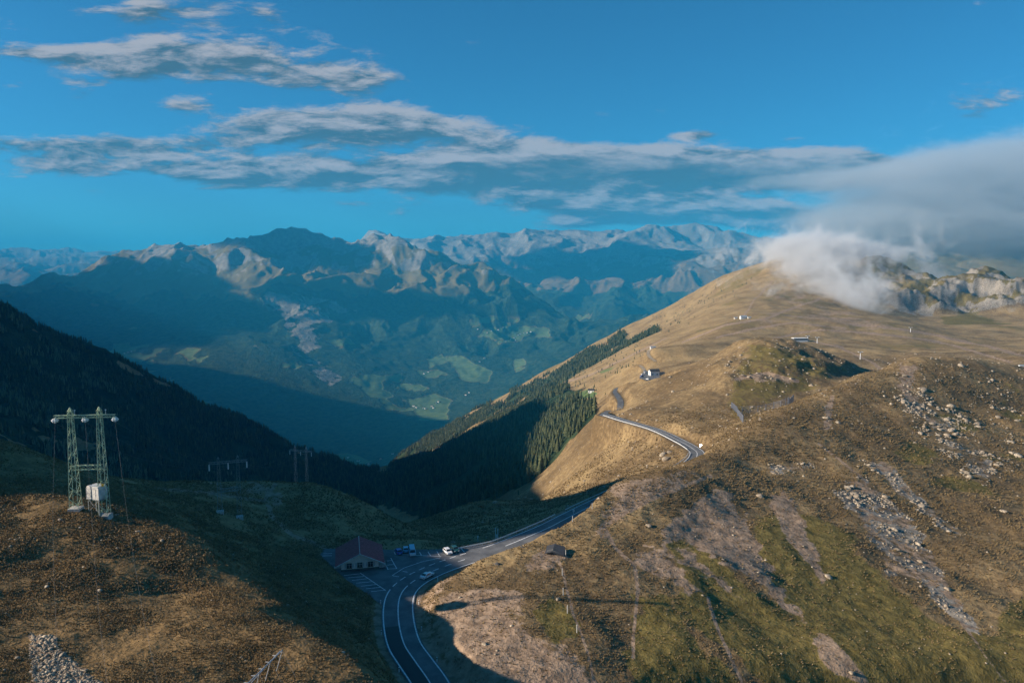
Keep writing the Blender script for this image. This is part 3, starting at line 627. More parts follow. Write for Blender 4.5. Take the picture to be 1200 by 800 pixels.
x4, y4, z4, v4 = scatter(zone([(36, 742), (60, 745), (85, 775), (120, 800), (120, 830), (36, 830)], 70, 130, 2, 5, .04, 33), 1500, .5); r4_ = np.clip(np.exp(rng.normal(-1.55, .4, len(x4))), .1, .45)
X_, Y_, Z_, V_, R_ = [np.concatenate(q) for q in ((x, x2, x3, x4), (y, y2, y3, y4), (z, z2, z3, z4), (vs, v2, v3, v4), (rs, r2_, r3_, r4_))]
order = np.argsort(-np.where(V_ > .5, R_ / Y_, 0)); one, rest = order[:300], order[300:]
SV, SF = stone(5, 1)
shd = rng.uniform(0, 1, len(X_))
swarm('rubble', SV, SF, X_[rest], Y_[rest], Z_[rest], R_[rest], R_[rest] * .9, shd[rest], STONE)
tag(bpy.data.objects['rubble'], 'small pale stones strewn over the grass hills', None, None, 'stuff')
smesh = []
for sd in range(6):
    sv, sf = stone(60 + sd, 2); me = mesh_from('boulder', sv, sf, {'shade': np.full(len(sv), sd / 5)}, False); me.materials.append(STONE); smesh.append(me)
for q, k in enumerate(one):
    o = bpy.data.objects.new('boulder', smesh[q % 6]); C.objects.link(o); o.location = (X_[k], Y_[k], Z_[k] + .05 * R_[k]); r = R_[k]
    o.scale = (r * rng.uniform(.8, 1.4), r * rng.uniform(.8, 1.2), r * rng.uniform(.7, 1.1)); o.rotation_euler = (rng.uniform(-.3, .3), rng.uniform(-.3, .3), rng.uniform(0, 6.28))
    if Y_[k] < 135 and X_[k] < -20: tag(o, 'grey stone lying in the brown heath of the left hill', 'rock', 'stones in the heath of the left hill')
    elif Y_[k] > 600: tag(o, 'pale boulder on the grassy knoll behind the pass road', 'rock', 'boulders on the knoll')
    else: tag(o, 'pale boulder among rubble on the grassy right hill', 'rock', 'boulders on the right hill')

# tussocks and dwarf shrubs
HEATH = leaf_mat('heath_leaves', (.12, .078, .036), (.33, .215, .10)); TUSS = leaf_mat('dry_grass', (.15, .105, .05), (.33, .235, .115))
def tuft(blades, spread, seed):
    r = np.random.default_rng(seed); V = []; Fc = []
    for k in range(blades):
        an = 2 * math.pi * k / blades + r.uniform(-.4, .4); d = r.uniform(.3, 1) * spread; w_ = r.uniform(.16, .3); h_ = r.uniform(.6, 1)
        c, s = math.cos(an), math.sin(an); b = len(V)
        V += [(-s * w_ + c * .1, c * w_ + s * .1, -.1), (s * w_ + c * .1, -c * w_ + s * .1, -.1), (c * d, s * d, h_)]; Fc.append((b, b + 1, b + 2))
    return np.array(V), np.array(Fc)
def shrub(nleaf, seed):
    r = np.random.default_rng(seed); V = []; Fc = []
    for k in range(nleaf):
        an = r.uniform(0, 6.28); el_ = math.asin(r.uniform(.05, 1)); q = r.uniform(.7, 1); c = np.array([math.cos(an) * math.cos(el_), math.sin(an) * math.cos(el_), math.sin(el_) * .8]) * q
        b = len(V); s_ = r.uniform(.16, .3)
        for j in range(3): V.append(tuple(c + r.normal(0, s_, 3) * [1, 1, .7]))
        Fc.append((b, b + 1, b + 2))
    return np.array(V), np.array(Fc)
lh = (UU < 480) * (VV > 560) * (YY < 260) * (XX < -10) * noroad * (1 - zone([(36, 742), (60, 745), (85, 775), (120, 800), (120, 830), (36, 830)], 70, 130, 2, 3, .04, 33))
x, y, z, vs = scatter(lh * sstep(-.35, .3, N12 + .4 * N60) * np.clip(150 / YY, .2, 2) ** 2, 60000, .8); s = rng.uniform(.2, .5, len(x)) * np.clip(y / 120, .7, 1.4)
tv, tf = shrub(13, 3); swarm('shrubs', tv, tf, x, y, z - .05, s, s * rng.uniform(.6, 1.0, len(x)), np.clip(.5 + .8 * fbm(x, y, 9, 3, 91) + rng.normal(0, .22, len(x)), 0, 1), HEATH)
tag(bpy.data.objects['shrubs'], 'rust brown dwarf heath covering the near left hill', None, None, 'stuff')
gm = ((YY < 520) * noroad * (VIS * .9 + .1) * np.where(XX < -20, 1.0, .55) * (1 - .85 * np.clip(scree + rock + olive * .95, 0, 1)) * np.clip(220 / YY, .3, 2) ** 1.4) * (YY > 85)
x, y, z, vs = scatter(gm * sstep(-.5, .2, N12 + .2 * N60), 90000, .8); s = rng.uniform(.25, .6, len(x)) * np.clip(y / 170, .7, 2.2)
tv, tf = tuft(6, .9, 8); swarm('grass', tv, tf, x, y, z, s, s * rng.uniform(.5, .9, len(x)), np.clip(.45 + .7 * fbm(x, y, 25, 3, 95) + rng.normal(0, .2, len(x)), 0, 1), TUSS)
tag(bpy.data.objects['grass'], 'dry tawny tussock grass on the hills around the pass', None, None, 'stuff')
# ------------------------------------------------------------------ road, parking and their markings
ASPH, _t = new_mat('asphalt'); _p = _t.n('ShaderNodeNewGeometry').outputs['Position']
out_surface(_t, _t.mix(_t.ss(_t.math('ADD', _t.math('MULTIPLY', _t.noise(_p, .25, 5, .6), .6), _t.math('MULTIPLY', _t.noise(_p, 6, 3), .4)), .38, .62), (.09, .092, .098), (.17, .172, .178)), .85, _t.noise(_p, 30, 2), .3, .02, .3)
ASPH2, _t = new_mat('new_asphalt'); _p = _t.n('ShaderNodeNewGeometry').outputs['Position']
out_surface(_t, _t.mix(_t.noise(_p, .5, 4), (.04, .041, .044), (.06, .061, .064)), .85, _t.noise(_p, 30, 2), .3, .02, .3)
PAINT, _t = new_mat('road_paint'); _p = _t.n('ShaderNodeNewGeometry').outputs['Position']
out_surface(_t, _t.mix(_t.ss(_t.noise(_p, 1.5, 5, .7), .35, .6), (.5, .5, .5), (.8, .8, .8)), .7)
GRAV = flat_mat('gravel_track', (.36, .29, .21), .95, .1, var=.25, scale=.6)
def frame2(path):
    d = np.gradient(path[:, :2], axis=0); d /= np.linalg.norm(d, axis=1)[:, None] + 1e-9
    return np.stack([d[:, 1], -d[:, 0]], 1)           # to the right
def strip_vf(path, o0, o1, dz, i0=0, i1=None):
    p = path[i0:i1]; nr = frame2(path)[i0:i1]; o0 = np.broadcast_to(o0, len(p)); o1 = np.broadcast_to(o1, len(p))
    a = np.column_stack([p[:, :2] + nr * o0[:, None], p[:, 2] + dz]); b = np.column_stack([p[:, :2] + nr * o1[:, None], p[:, 2] + dz])
    return a, b
class MB:
    def __init__(s): s.v = []; s.f = []
    def add(s, vs, fs):
        b = len(s.v); s.v += [tuple(map(float, q)) for q in vs]; s.f += [tuple(b + i for i in f) for f in fs]; return s
    def strip(s, a, b):
        n = len(a); return s.add(np.concatenate([a, b]), [(i, n + i, n + i + 1, i + 1) for i in range(n - 1)])
    def box(s, c, d, rz=0.0, taper=1.0):
        cx, cy_, cz = c; x, y, z = d[0] / 2, d[1] / 2, d[2] / 2; co, si = math.cos(rz), math.sin(rz)
        vs = [(cx + (sx * x * (taper if sz > 0 else 1)) * co - (sy * y * (taper if sz > 0 else 1)) * si, cy_ + (sx * x * (taper if sz > 0 else 1)) * si + (sy * y * (taper if sz > 0 else 1)) * co, cz + sz * z) for sx in (-1, 1) for sy in (-1, 1) for sz in (-1, 1)]
        return s.add(vs, [(0, 1, 3, 2), (4, 6, 7, 5), (0, 4, 5, 1), (2, 3, 7, 6), (0, 2, 6, 4), (1, 5, 7, 3)])
    def beam(s, p, q, w, n=4, w2=None):
        p, q = Vector(p), Vector(q); d = (q - p).normalized(); u = d.cross(Vector((0, 0, 1)) if abs(d.z) < .95 else Vector((1, 0, 0))).normalized(); v = d.cross(u); w2 = w if w2 is None else w2
        an = [2 * math.pi * (k + .5) / n for k in range(n)]
        vs = [p + (u * math.cos(t) + v * math.sin(t)) * w for t in an] + [q + (u * math.cos(t) + v * math.sin(t)) * w2 for t in an]
        return s.add(vs, [(k, (k + 1) % n, n + (k + 1) % n, n + k) for k in range(n)] + [tuple(range(n))[::-1], tuple(range(n, 2 * n))])
    def tube(s, pts, w, n=5):
        for a, b in zip(pts[:-1], pts[1:]): s.beam(a, b, w, n)
        return s
    def poly(s, pts): return s.add(pts, [tuple(range(len(pts)))])
    def prism(s, prof, y0, y1, inset=0.0):     # profile in x,z swept along y
        n = len(prof); return s.add([(x, y0, z) for x, z in prof] + [(x, y1, z) for x, z in prof], [tuple(range(n)), tuple(range(n, 2 * n))[::-1]] + [(i, n + i, n + (i + 1) % n, (i + 1) % n) for i in range(n)])
    def build(s, name, mat, parent=None, smooth=False, bevel=0.0):
        me = bpy.data.meshes.new(name); me.from_pydata(s.v, [], s.f); me.update()
        bm = bmesh.new(); bm.from_mesh(me); bmesh.ops.recalc_face_normals(bm, faces=bm.faces)
        if bevel: bmesh.ops.bevel(bm, geom=list(bm.edges), offset=bevel, segments=1, affect='EDGES', clamp_overlap=True)
        bm.to_mesh(me); bm.free()
        for p in me.polygons: p.use_smooth = smooth
        me.materials.append(mat); o = bpy.data.objects.new(name, me); C.objects.link(o)
        if parent is not None: o.parent = parent
        return o
def thing(name, loc, rz=0.0, label=None, cat=None, group=None):
    o = bpy.data.objects.new(name, None); C.objects.link(o); o.location = loc; o.rotation_euler.z = rz; o.empty_display_size = .5
    return tag(o, label, cat, group)
def copy_tree(o, parent=None):
    c = o.copy(); C.objects.link(c)
    if parent is not None: c.parent = parent
    for ch in [q for q in o.children]: copy_tree(ch, c)
    return c
HALF = 3.75
m = MB(); m.strip(*strip_vf(ROAD, -HALF - .45, HALF + .45, .02)); m.strip(*strip_vf(ROAD2, -2.7, 2.7, .024)); tag(m.build('road', ASPH), 'grey two lane pass road with white lines', None, None, 'structure')
iy = lambda v: int(np.argmin(np.abs(to_pix(ROAD[:, 0], ROAD[:, 1], ROAD[:, 2])[1] - v) + 1000 * (ROAD[:, 1] > 260)))
m = MB(); m.strip(*strip_vf(ROAD, -HALF + .2, -.12, .026, 0, iy(728))); tag(m.build('road_patch', ASPH2), 'darker newly laid asphalt on the left lane', None, None, 'structure')
m = MB(); m.poly([(x, y, .006) for x, y in LOT]); m.poly([(x, y, HOTEL_Z + .05) for x, y in HOTEL_LOT]); tag(m.build('parking_ground', ASPH), 'asphalt parking ground beside the pass road', None, None, 'structure')
m = MB()
for tr in TRACKS: m.strip(*strip_vf(tr, -2.4, 2.4, .05))
tag(m.build('track', GRAV), 'pale gravel track climbing from the hotel', None, None, 'structure')
mk = MB()
lw = .16
def dashes(path, off, d, gap, i0, i1, w=lw):
    acc = np.concatenate([[0], np.cumsum(np.linalg.norm(np.diff(path[:, :2], axis=0), axis=1))]); nr = frame2(path)
    s = acc[i0]
    f = lambda q, o: np.array([np.interp(q, acc, path[:, 0] + nr[:, 0] * o), np.interp(q, acc, path[:, 1] + nr[:, 1] * o), np.interp(q, acc, path[:, 2]) + .031])
    while s + d < acc[i1]:
        a = [f(s + d * k / 2, off - w) for k in range(3)]; b = [f(s + d * k / 2, off + w) for k in range(3)]; mk.strip(np.array(a), np.array(b)); s += d + gap
isp = iy(684); ien = iy(652); iend = int(np.argmax(ROAD[:, 0]))
mk.strip(*strip_vf(ROAD, HALF - lw, HALF + lw, .031)); mk.strip(*strip_vf(ROAD, -HALF - lw, -HALF + lw, .031, 0, iy(688)))
dashes(ROAD, -HALF, 2.2, 1.6, iy(688), iy(650)); mk.strip(*strip_vf(ROAD, -HALF - lw, -HALF + lw, .031, iy(645)))
mk.strip(*strip_vf(ROAD, -lw, lw, .031, 0, isp)); dashes(ROAD, 0, 2.6, 2.4, isp, ien); mk.strip(*strip_vf(ROAD, -lw, lw, .031, iy(640)))
def seg(pts, w=.10, z=.031):
    p = np.array([at_z(u, v, 0) for u, v in pts]); p[:, 2] = z
    mk.strip(*strip_vf(p, -w, w, 0.0))
for sgm in ([(422, 671), (452, 691.5)], [(403, 674), (421, 672)], [(408, 676.7), (426.5, 675)], [(412.5, 679.7), (432, 677.5)], [(417.5, 683), (436.5, 681)], [(423, 686.5), (441.5, 684.3)], [(428.5, 689.6), (446.5, 687.6)], [(435, 692.8), (451, 691)],
            [(452, 661), (454.7, 667)], [(458, 653.5), (465, 666)], [(450, 657.2), (459.7, 656.4)], [(453.5, 661.7), (462, 661)], [(455, 666.3), (464.5, 665.8)],
            [(471, 649.3), (495, 650.6), (517, 651.6)], [(491.5, 646.4), (494, 650.5)], [(501.5, 646), (504.5, 650.8)], [(512, 645.6), (515, 651)], [(530.5, 643.6), (535, 648)], [(539, 640.8), (544.2, 646.5)], [(462, 646.5), (463.5, 649.6)],
            [(459.5, 674), (473, 665.3), (494, 658), (516, 653.2)], [(459.5, 674), (467.5, 675.4)], [(472, 669), (478, 670)], [(379, 648.5), (389, 648)], [(378, 651), (389, 650.7)]): seg(sgm, .11)
tag(mk.build('road_markings', PAINT), 'white lane lines and parking bays', None, None, 'structure')
# ------------------------------------------------------------------ things
STEEL = flat_mat('green_painted_steel', (.44, .52, .34), .55, .4, var=.25, scale=1.2); DULL = flat_mat('weathered_steel', (.22, .24, .24), .6, .4, var=.2)
GALV = flat_mat('galvanised_steel', (.52, .53, .54), .45, .5, .5, var=.15); CONC = flat_mat('concrete', (.42, .40, .37), .9, .2, var=.2, scale=2)
WHITE = flat_mat('white_paint', (.78, .78, .76), .5, .4, var=.06); WALL = flat_mat('pale_plaster', (.78, .72, .62), .9, .2, var=.08, scale=1.5)
ROOF = flat_mat('dark_red_roof', (.30, .065, .075), .7, .3, var=.2, scale=1.5); WOOD = flat_mat('weathered_wood', (.17, .12, .08), .85, .2, var=.3, scale=2)
DARK = flat_mat('dark_glass', (.015, .02, .025), .12, .6); BLACK = flat_mat('black_rubber', (.02, .02, .02), .8, .2); PORC = flat_mat('white_porcelain', (.75, .74, .72), .25, .5)
FOUND = flat_mat('dark_stone_base', (.10, .095, .09), .9, .2, var=.3, scale=2); CABLE = flat_mat('aluminium_cable', (.16, .17, .18), .7, .2); SLATE = flat_mat('dark_slate', (.05, .05, .055), .7, .3, var=.2)
YELLOW = flat_mat('yellow_enamel', (.75, .45, .03), .5); BROWNW = flat_mat('brown_timber', (.14, .075, .035), .8, .2, var=.3); CANV = flat_mat('grey_sheet_metal', (.50, .49, .46), .5, .4, var=.18, scale=1.0)

# --- twin lattice pylons
def lattice(h, w0, w1, n, mem):
    mb = MB(); k = [(-1, -1), (1, -1), (1, 1), (-1, 1)]
    at_ = lambda t, c: Vector((c[0] * (w0 + (w1 - w0) * t) / 2, c[1] * (w0 + (w1 - w0) * t) / 2, h * t))
    for c in k: mb.beam(at_(0, c), at_(1, c), mem, 4)
    ts = [1 - (1 - i / n) ** 1.12 for i in range(n + 1)]
    for i in range(n):
        for q in range(4):
            a, b = k[q], k[(q + 1) % 4]
            if (i + q) % 2: a, b = b, a
            mb.beam(at_(ts[i], a), at_(ts[i + 1], b), mem * .55, 4)
            if i % 2 == 0: mb.beam(at_(ts[i + 1], a), at_(ts[i + 1], b), mem * .5, 4)
    mb.beam((0, 0, h - .1), (0, 0, h + h * .03), w1 * .42, 4, .05)
    for c in k: mb.beam(at_(1, c), (0, 0, h + h * .035), mem * .8, 4)
    return mb
def truss(p, q, w, n, mem):
    mb = MB(); p, q = Vector(p), Vector(q)
    off = [Vector((0, w / 2, w / 2)), Vector((0, -w / 2, w / 2)), Vector((0, w / 2, -w / 2)), Vector((0, -w / 2, -w / 2))]
    for o in off: mb.beam(p + o, q + o, mem, 4)
    for i in range(n):
        a, b = p + (q - p) * (i / n), p + (q - p) * ((i + 1) / n)
        for j, (u, v) in enumerate(((0, 2), (1, 3), (0, 1), (2, 3))):
            mb.beam(a + off[u if i % 2 else v], b + off[v if i % 2 else u], mem * .6, 4)
    return mb
def twin_pylon(bl, br, h, label, mat, mem=.085, arm=1.16, w0=2.5, detail=True, group=None):
    bl, br = Vector(bl), Vector(br); mid = (bl + br) / 2; d = br - bl; sp_w = math.hypot(d.x, d.y); yaw = math.atan2(d.y, d.x)
    root = thing('power_pylon', mid, yaw, label, 'pylon', group); top = h + max(bl.z, br.z) - mid.z
    for s_, b in ((-1, bl), (1, br)):
        hh = top - (b.z - mid.z)
        o = lattice(hh, w0, w0 * .42, 17 if detail else 10, mem).build('lattice_tower', mat, root); o.location = (s_ * sp_w / 2, 0, b.z - mid.z)
        ft = MB().box((0, 0, .1), (w0 + .6, w0 + .6, 1.3)).build('concrete_footing', CONC, o)
    L_ = sp_w * arm
    ar = truss((-L_, 0, top - 1.3), (L_, 0, top - 1.3), .62, 16 if detail else 10, mem * .9).build('crossarm', mat, root)
    truss((-sp_w / 2, 0, top * .455), (sp_w / 2, 0, top * .455), 1.0, 8, mem * .8).build('crossbar', mat, root)
    ends = []
    for x in (-L_ + .2, 0, L_ - .2):
        mb = MB()
        if detail:
            for k in range(6):
                an = k * math.pi / 3; mb.beam((x + .42 * math.cos(an), .42 * math.sin(an), top - 1.75), (x + .5 * math.cos(an), .5 * math.sin(an), top - 2.5), .17, 8)
                mb.beam((x + .5 * math.cos(an), .5 * math.sin(an), top - 2.05), (x + .55 * math.cos(an), .55 * math.sin(an), top - 2.25), .3, 8)
            mb.beam((x, 0, top - 1.5), (x, 0, top - 2.7), .22, 8)
        else:
            mb.beam((x, 0, top - 1.6), (x, 0, top - 3.6), .2, 6)
        mb.build('insulator', PORC, root, smooth=False)
        ends.append(Matrix.Translation(mid) @ Matrix.Rotation(yaw, 4, 'Z') @ Vector((x, 0, top - 2.7)))
    return root, ends, top
pl, pr = spot(89, 598, 120, 200), spot(123, 606, 120, 200)
PY1, E1, TOP1 = twin_pylon(pl, pr, 23.6, 'green twin lattice power pylon on the brown left hill', STEEL, .09, 1.07, 2.0)
# small things on the near pylon
_o = MB().box((pr.x * 0 + (pr - pl).length / 2 + .3, -1.35, 7.2), (.5, .06, .6)).build('warning_plate', YELLOW, PY1)
for s_ in (-1, 1): MB().beam((s_ * 3.4 + 1.2, 0, TOP1 - .9), (s_ * 3.4 + 1.2, 0, TOP1 + .1), .05).box((s_ * 3.4 + 1.2, 0, TOP1 + .15), (.25, .25, .2)).build('warning_lamp', WHITE, PY1)
b1, b2 = spot(258, 601, 200, 300), spot(281, 607, 200, 300)
PY2, E2, _ = twin_pylon(b1, b2, 17.3, 'dim twin lattice pylon on the shaded round hill behind the near pylon', DULL, .06, 1.0, 1.5, False)
gx_, gy_ = pt(346, 540, 352)[0], 352.0; b1 = Vector((gx_, gy_, ground(gx_, gy_))); gx_, gy_ = pt(359, 540, 350)[0], 350.0; b2 = Vector((gx_, gy_, ground(gx_, gy_)))
PY3, E3, _ = twin_pylon(b1, b2, pt(350, 527, 351)[2] - b1.z, 'faint far pylon rising from behind the round hill', GALV, .035, 1.0, 1.6, False)
def cat_curve(pts, sag=0.0, n=14):
    p = [Vector(q) for q in pts]; out = []
    if len(p) == 2: return [p[0].lerp(p[1], i / n) - Vector((0, 0, sag * 4 * (i / n) * (1 - i / n))) for i in range(n + 1)]
    return [Vector(q) for q in spline([tuple(q) for q in p], 6)]
WD = ['left', 'middle', 'right']
for k, (top_, l1, l2, l3) in enumerate(zip(E1, [(62, 600, 125), (107, 600, 125), (150, 610, 122)], [(65, 720, 95), (116, 720, 95), (168, 720, 95)], [(72, 850, 72), (132, 850, 72), (196, 850, 72)])):
    MB().tube(cat_curve([top_, pt(*l1), pt(*l2), pt(*l3)]), .009, 5).build('power_cable', CABLE)
    tag(bpy.data.objects[[o.name for o in C.objects][-1]], f'thin cable hanging from the {WD[k]} insulator of the green pylon down the heath', 'cable', 'cables in front of the green pylon')
    o = MB().tube(cat_curve([top_, E2[k]], 3.0), .02, 4).build('power_cable', CABLE); tag(o, f'thin cable from the {WD[k]} insulator of the green pylon to the dim pylon', 'cable', 'cables behind the green pylon')
    o = MB().tube(cat_curve([E2[k], E3[k]], 3.0), .02, 4).build('power_cable', CABLE); tag(o, f'thin cable from the {WD[k]} insulator of the dim pylon to the faint far pylon', 'cable', 'cables over the round hill')
# --- grey cabin standing on a frame between the two towers
bs = spot(108, 603, 120, 200); yw = math.atan2((pr - pl).y, (pr - pl).x)
sh = thing('switch_cabin', (bs.x + .5, bs.y + 1.6, bs.z), -.38, 'pale grey metal cabin on legs between the towers of the green pylon', 'cabin')
zb_ = 3.6
prof = [(-2.0, zb_), (2.0, zb_), (2.0, zb_ + 2.5), (1.7, zb_ + 3.0), (-1.7, zb_ + 3.0), (-2.0, zb_ + 2.5)]
MB().prism(prof, -1.2, 1.2).build('cabinet', CANV, sh, bevel=.03)
m = MB()
for z in (zb_ + .05, zb_ + 1.3, zb_ + 2.45): m.box((0, -1.22, z), (4.05, .05, .07))
for x in (-1.97, -.4, 1.0, 1.97): m.box((x, -1.225, zb_ + 1.25), (.07, .05, 2.5))
m.build('panel_frame', GALV, sh)
m = MB()
for x in (-1.7, 1.7):
    for y in (-1, 1): m.beam((x, y, -1.5), (x, y, zb_ - .01), .1)
m.beam((-1.7, -1, .4), (1.7, -1, zb_ - .2), .06).beam((1.7, -1, .4), (-1.7, -1, zb_ - .2), .06).box((0, 0, zb_ - .12), (4.2, 2.5, .15)); m.build('stand', DULL, sh)

# --- snow barrier frame at the bottom of the left hill
gs = [spot(323, 786, 60, 140), spot(310, 797, 60, 140), spot(299, 808, 60, 140)]
fr = thing('barrier_frame', gs[1], 0, 'leaning bare grey pole frame on the near left hill below the pylon', 'frame'); L0_ = lambda q: Vector(q) - gs[1]
tops = [L0_(pt(331, 761, gs[0].y + .2)), L0_(pt(317.5, 773, gs[1].y + .2)), L0_(pt(304, 787, gs[2].y + .2))]
ext = tops[2] + (tops[2] - tops[0]) * .75
MB().beam(tops[0], ext, .085, 6).build('top_rail', GALV, fr); 
MB().beam(tops[0] + Vector((-.5, .3, -.35)), ext + Vector((-.2, .3, -.9)), .06, 6).build('lower_rail', GALV, fr)
for t_, g_ in zip(tops, gs): MB().beam(t_, L0_(g_) - Vector((0, 0, .4)), .07, 6).build('post', GALV, fr)
for t_, uv in ((tops[0], (346, 792)), (tops[1], (330, 800)), (tops[2], (312, 812))): MB().beam(t_, L0_(spot(*uv, 60, 140)), .022, 4).build('guy_wire', CABLE, fr)
for k in range(5):
    p_ = tops[0].lerp(ext, .15 + k * .17); fr_ = MB().beam(p_, p_ + Vector((-.75, .3, -.15)), .05, 4).build('cross_piece', GALV, fr)

# --- the house on the pass
hb = at_z(422, 667.5, 0); hw, hd = 5.4, 12.0
hs = thing('mountain_inn', (hb[0], hb[1], 0), R(13), 'pale pass inn with dark red gable roof beside the parking bays', 'inn')
ez, pz, oh = 2.75, 5.3, 1.7
MB().box((0, hd / 2, .24), (2 * hw + .1, hd + .1, .56)).build('stone_base', FOUND, hs)
MB().prism([(-hw, .5), (hw, .5), (hw, ez + .2), (0, pz - .25), (-hw, ez + .2)], 0, hd).build('wall', WALL, hs)
sl = (pz - ez) / hw
def roof_slab(sx):
    xe = sx * (hw + oh); zt = lambda x: pz - abs(x) * sl; th = .2
    return MB().prism([(0, zt(0)), (xe, zt(xe)), (xe, zt(xe) + th), (0, zt(0) + th)] if sx > 0 else [(0, zt(0)), (0, zt(0) + th), (xe, zt(xe) + th), (xe, zt(xe))], -1.7, hd + 1.3)
rf = MB(); xe = hw + oh; th = .2; zt = lambda x: pz - abs(x) * sl
rf.prism([(-xe, zt(xe)), (0, zt(0)), (xe, zt(xe)), (xe, zt(xe) + th), (0, zt(0) + th), (-xe, zt(xe) + th)], -1.7, hd + 1.3); ro = rf.build('roof', ROOF, hs)
m = MB()
for k in range(1, 26):                                  # standing seams
    y = -1.7 + k * (hd + 3) / 26
    for sx in (-1, 1): m.beam((0, y, pz + th + .02), (sx * xe, y, zt(xe) + th + .02), .035, 4)
m.build('seam', ROOF, ro)
MB().box((0, hd / 2 - .2, pz + th + .04), (.2, hd + 3.02, .1)).build('ridge_cap', CONC, ro)
m = MB()
for sx in (-1, 1): m.beam((0, -1.74, pz + .09), (sx * (xe + .02), -1.74, zt(xe) + .09), .15, 4)
m.build('verge_board', CANV, ro)
for x in (-3.1, -.05, 3.0):
    w_ = MB().box((x, -.03, 1.55), (1.5, .1, 1.5)).box((x, -.1, .76), (1.75, .25, .08)).build('window', WOOD, hs)
    MB().box((x, -.09, 1.57), (1.24, .03, 1.22)).build('pane', DARK, w_)
    MB().box((x, -.11, 1.57), (.07, .03, 1.22)).box((x, -.115, 1.75), (1.24, .03, .06)).build('glazing_bar', WHITE, w_)
    for sx in (-1, 1): MB().box((x + sx * 1.06, -.05, 1.55), (.5, .06, 1.35)).build('shutter', CANV, w_)
for x in (-3.6, -1.9, 1.9, 3.6): MB().beam((x, -1.5, zt(x) - .1), (x, .2, zt(x) - .16), .12, 4).build('roof_beam', WOOD, hs)
for y in (2.4, 5.6, 8.8):
    for sx in (-1, 1):
        w_ = MB().box((sx * (hw + .02), y, 1.6), (.1, 1.3, 1.3)).build('window', WOOD, hs); MB().box((sx * (hw + .06), y, 1.6), (.06, 1.05, 1.05)).build('pane', DARK, w_)
d_ = MB().box((hw + .03, .9, 1.5), (.1, 1.0, 2.0)).build('door', BROWNW, hs); MB().box((hw + .12, .55, 1.45), (.08, .06, .18)).build('handle', GALV, d_)
MB().box((hw + 1.1, 1.6, .42), (2.0, 3.0, .5)).build('entrance_step', CONC, hs)
MB().box((-hw - 1.0, .6, 1.15), (2.0, .35, .5)).beam((-hw - 1.9, .6, 0), (-hw - 1.9, .6, 1.0), .1).build('side_beam', CANV, hs)
m = MB()
for y in (1.0, 3.4): m.beam((hw + 2.3, y, 0), (hw + 2.3, y, 1.5), .06)
m.beam((hw + 2.3, 1.0, 1.45), (hw + 2.3, 3.4, 1.45), .06).build('terrace_rail', WOOD, hs)

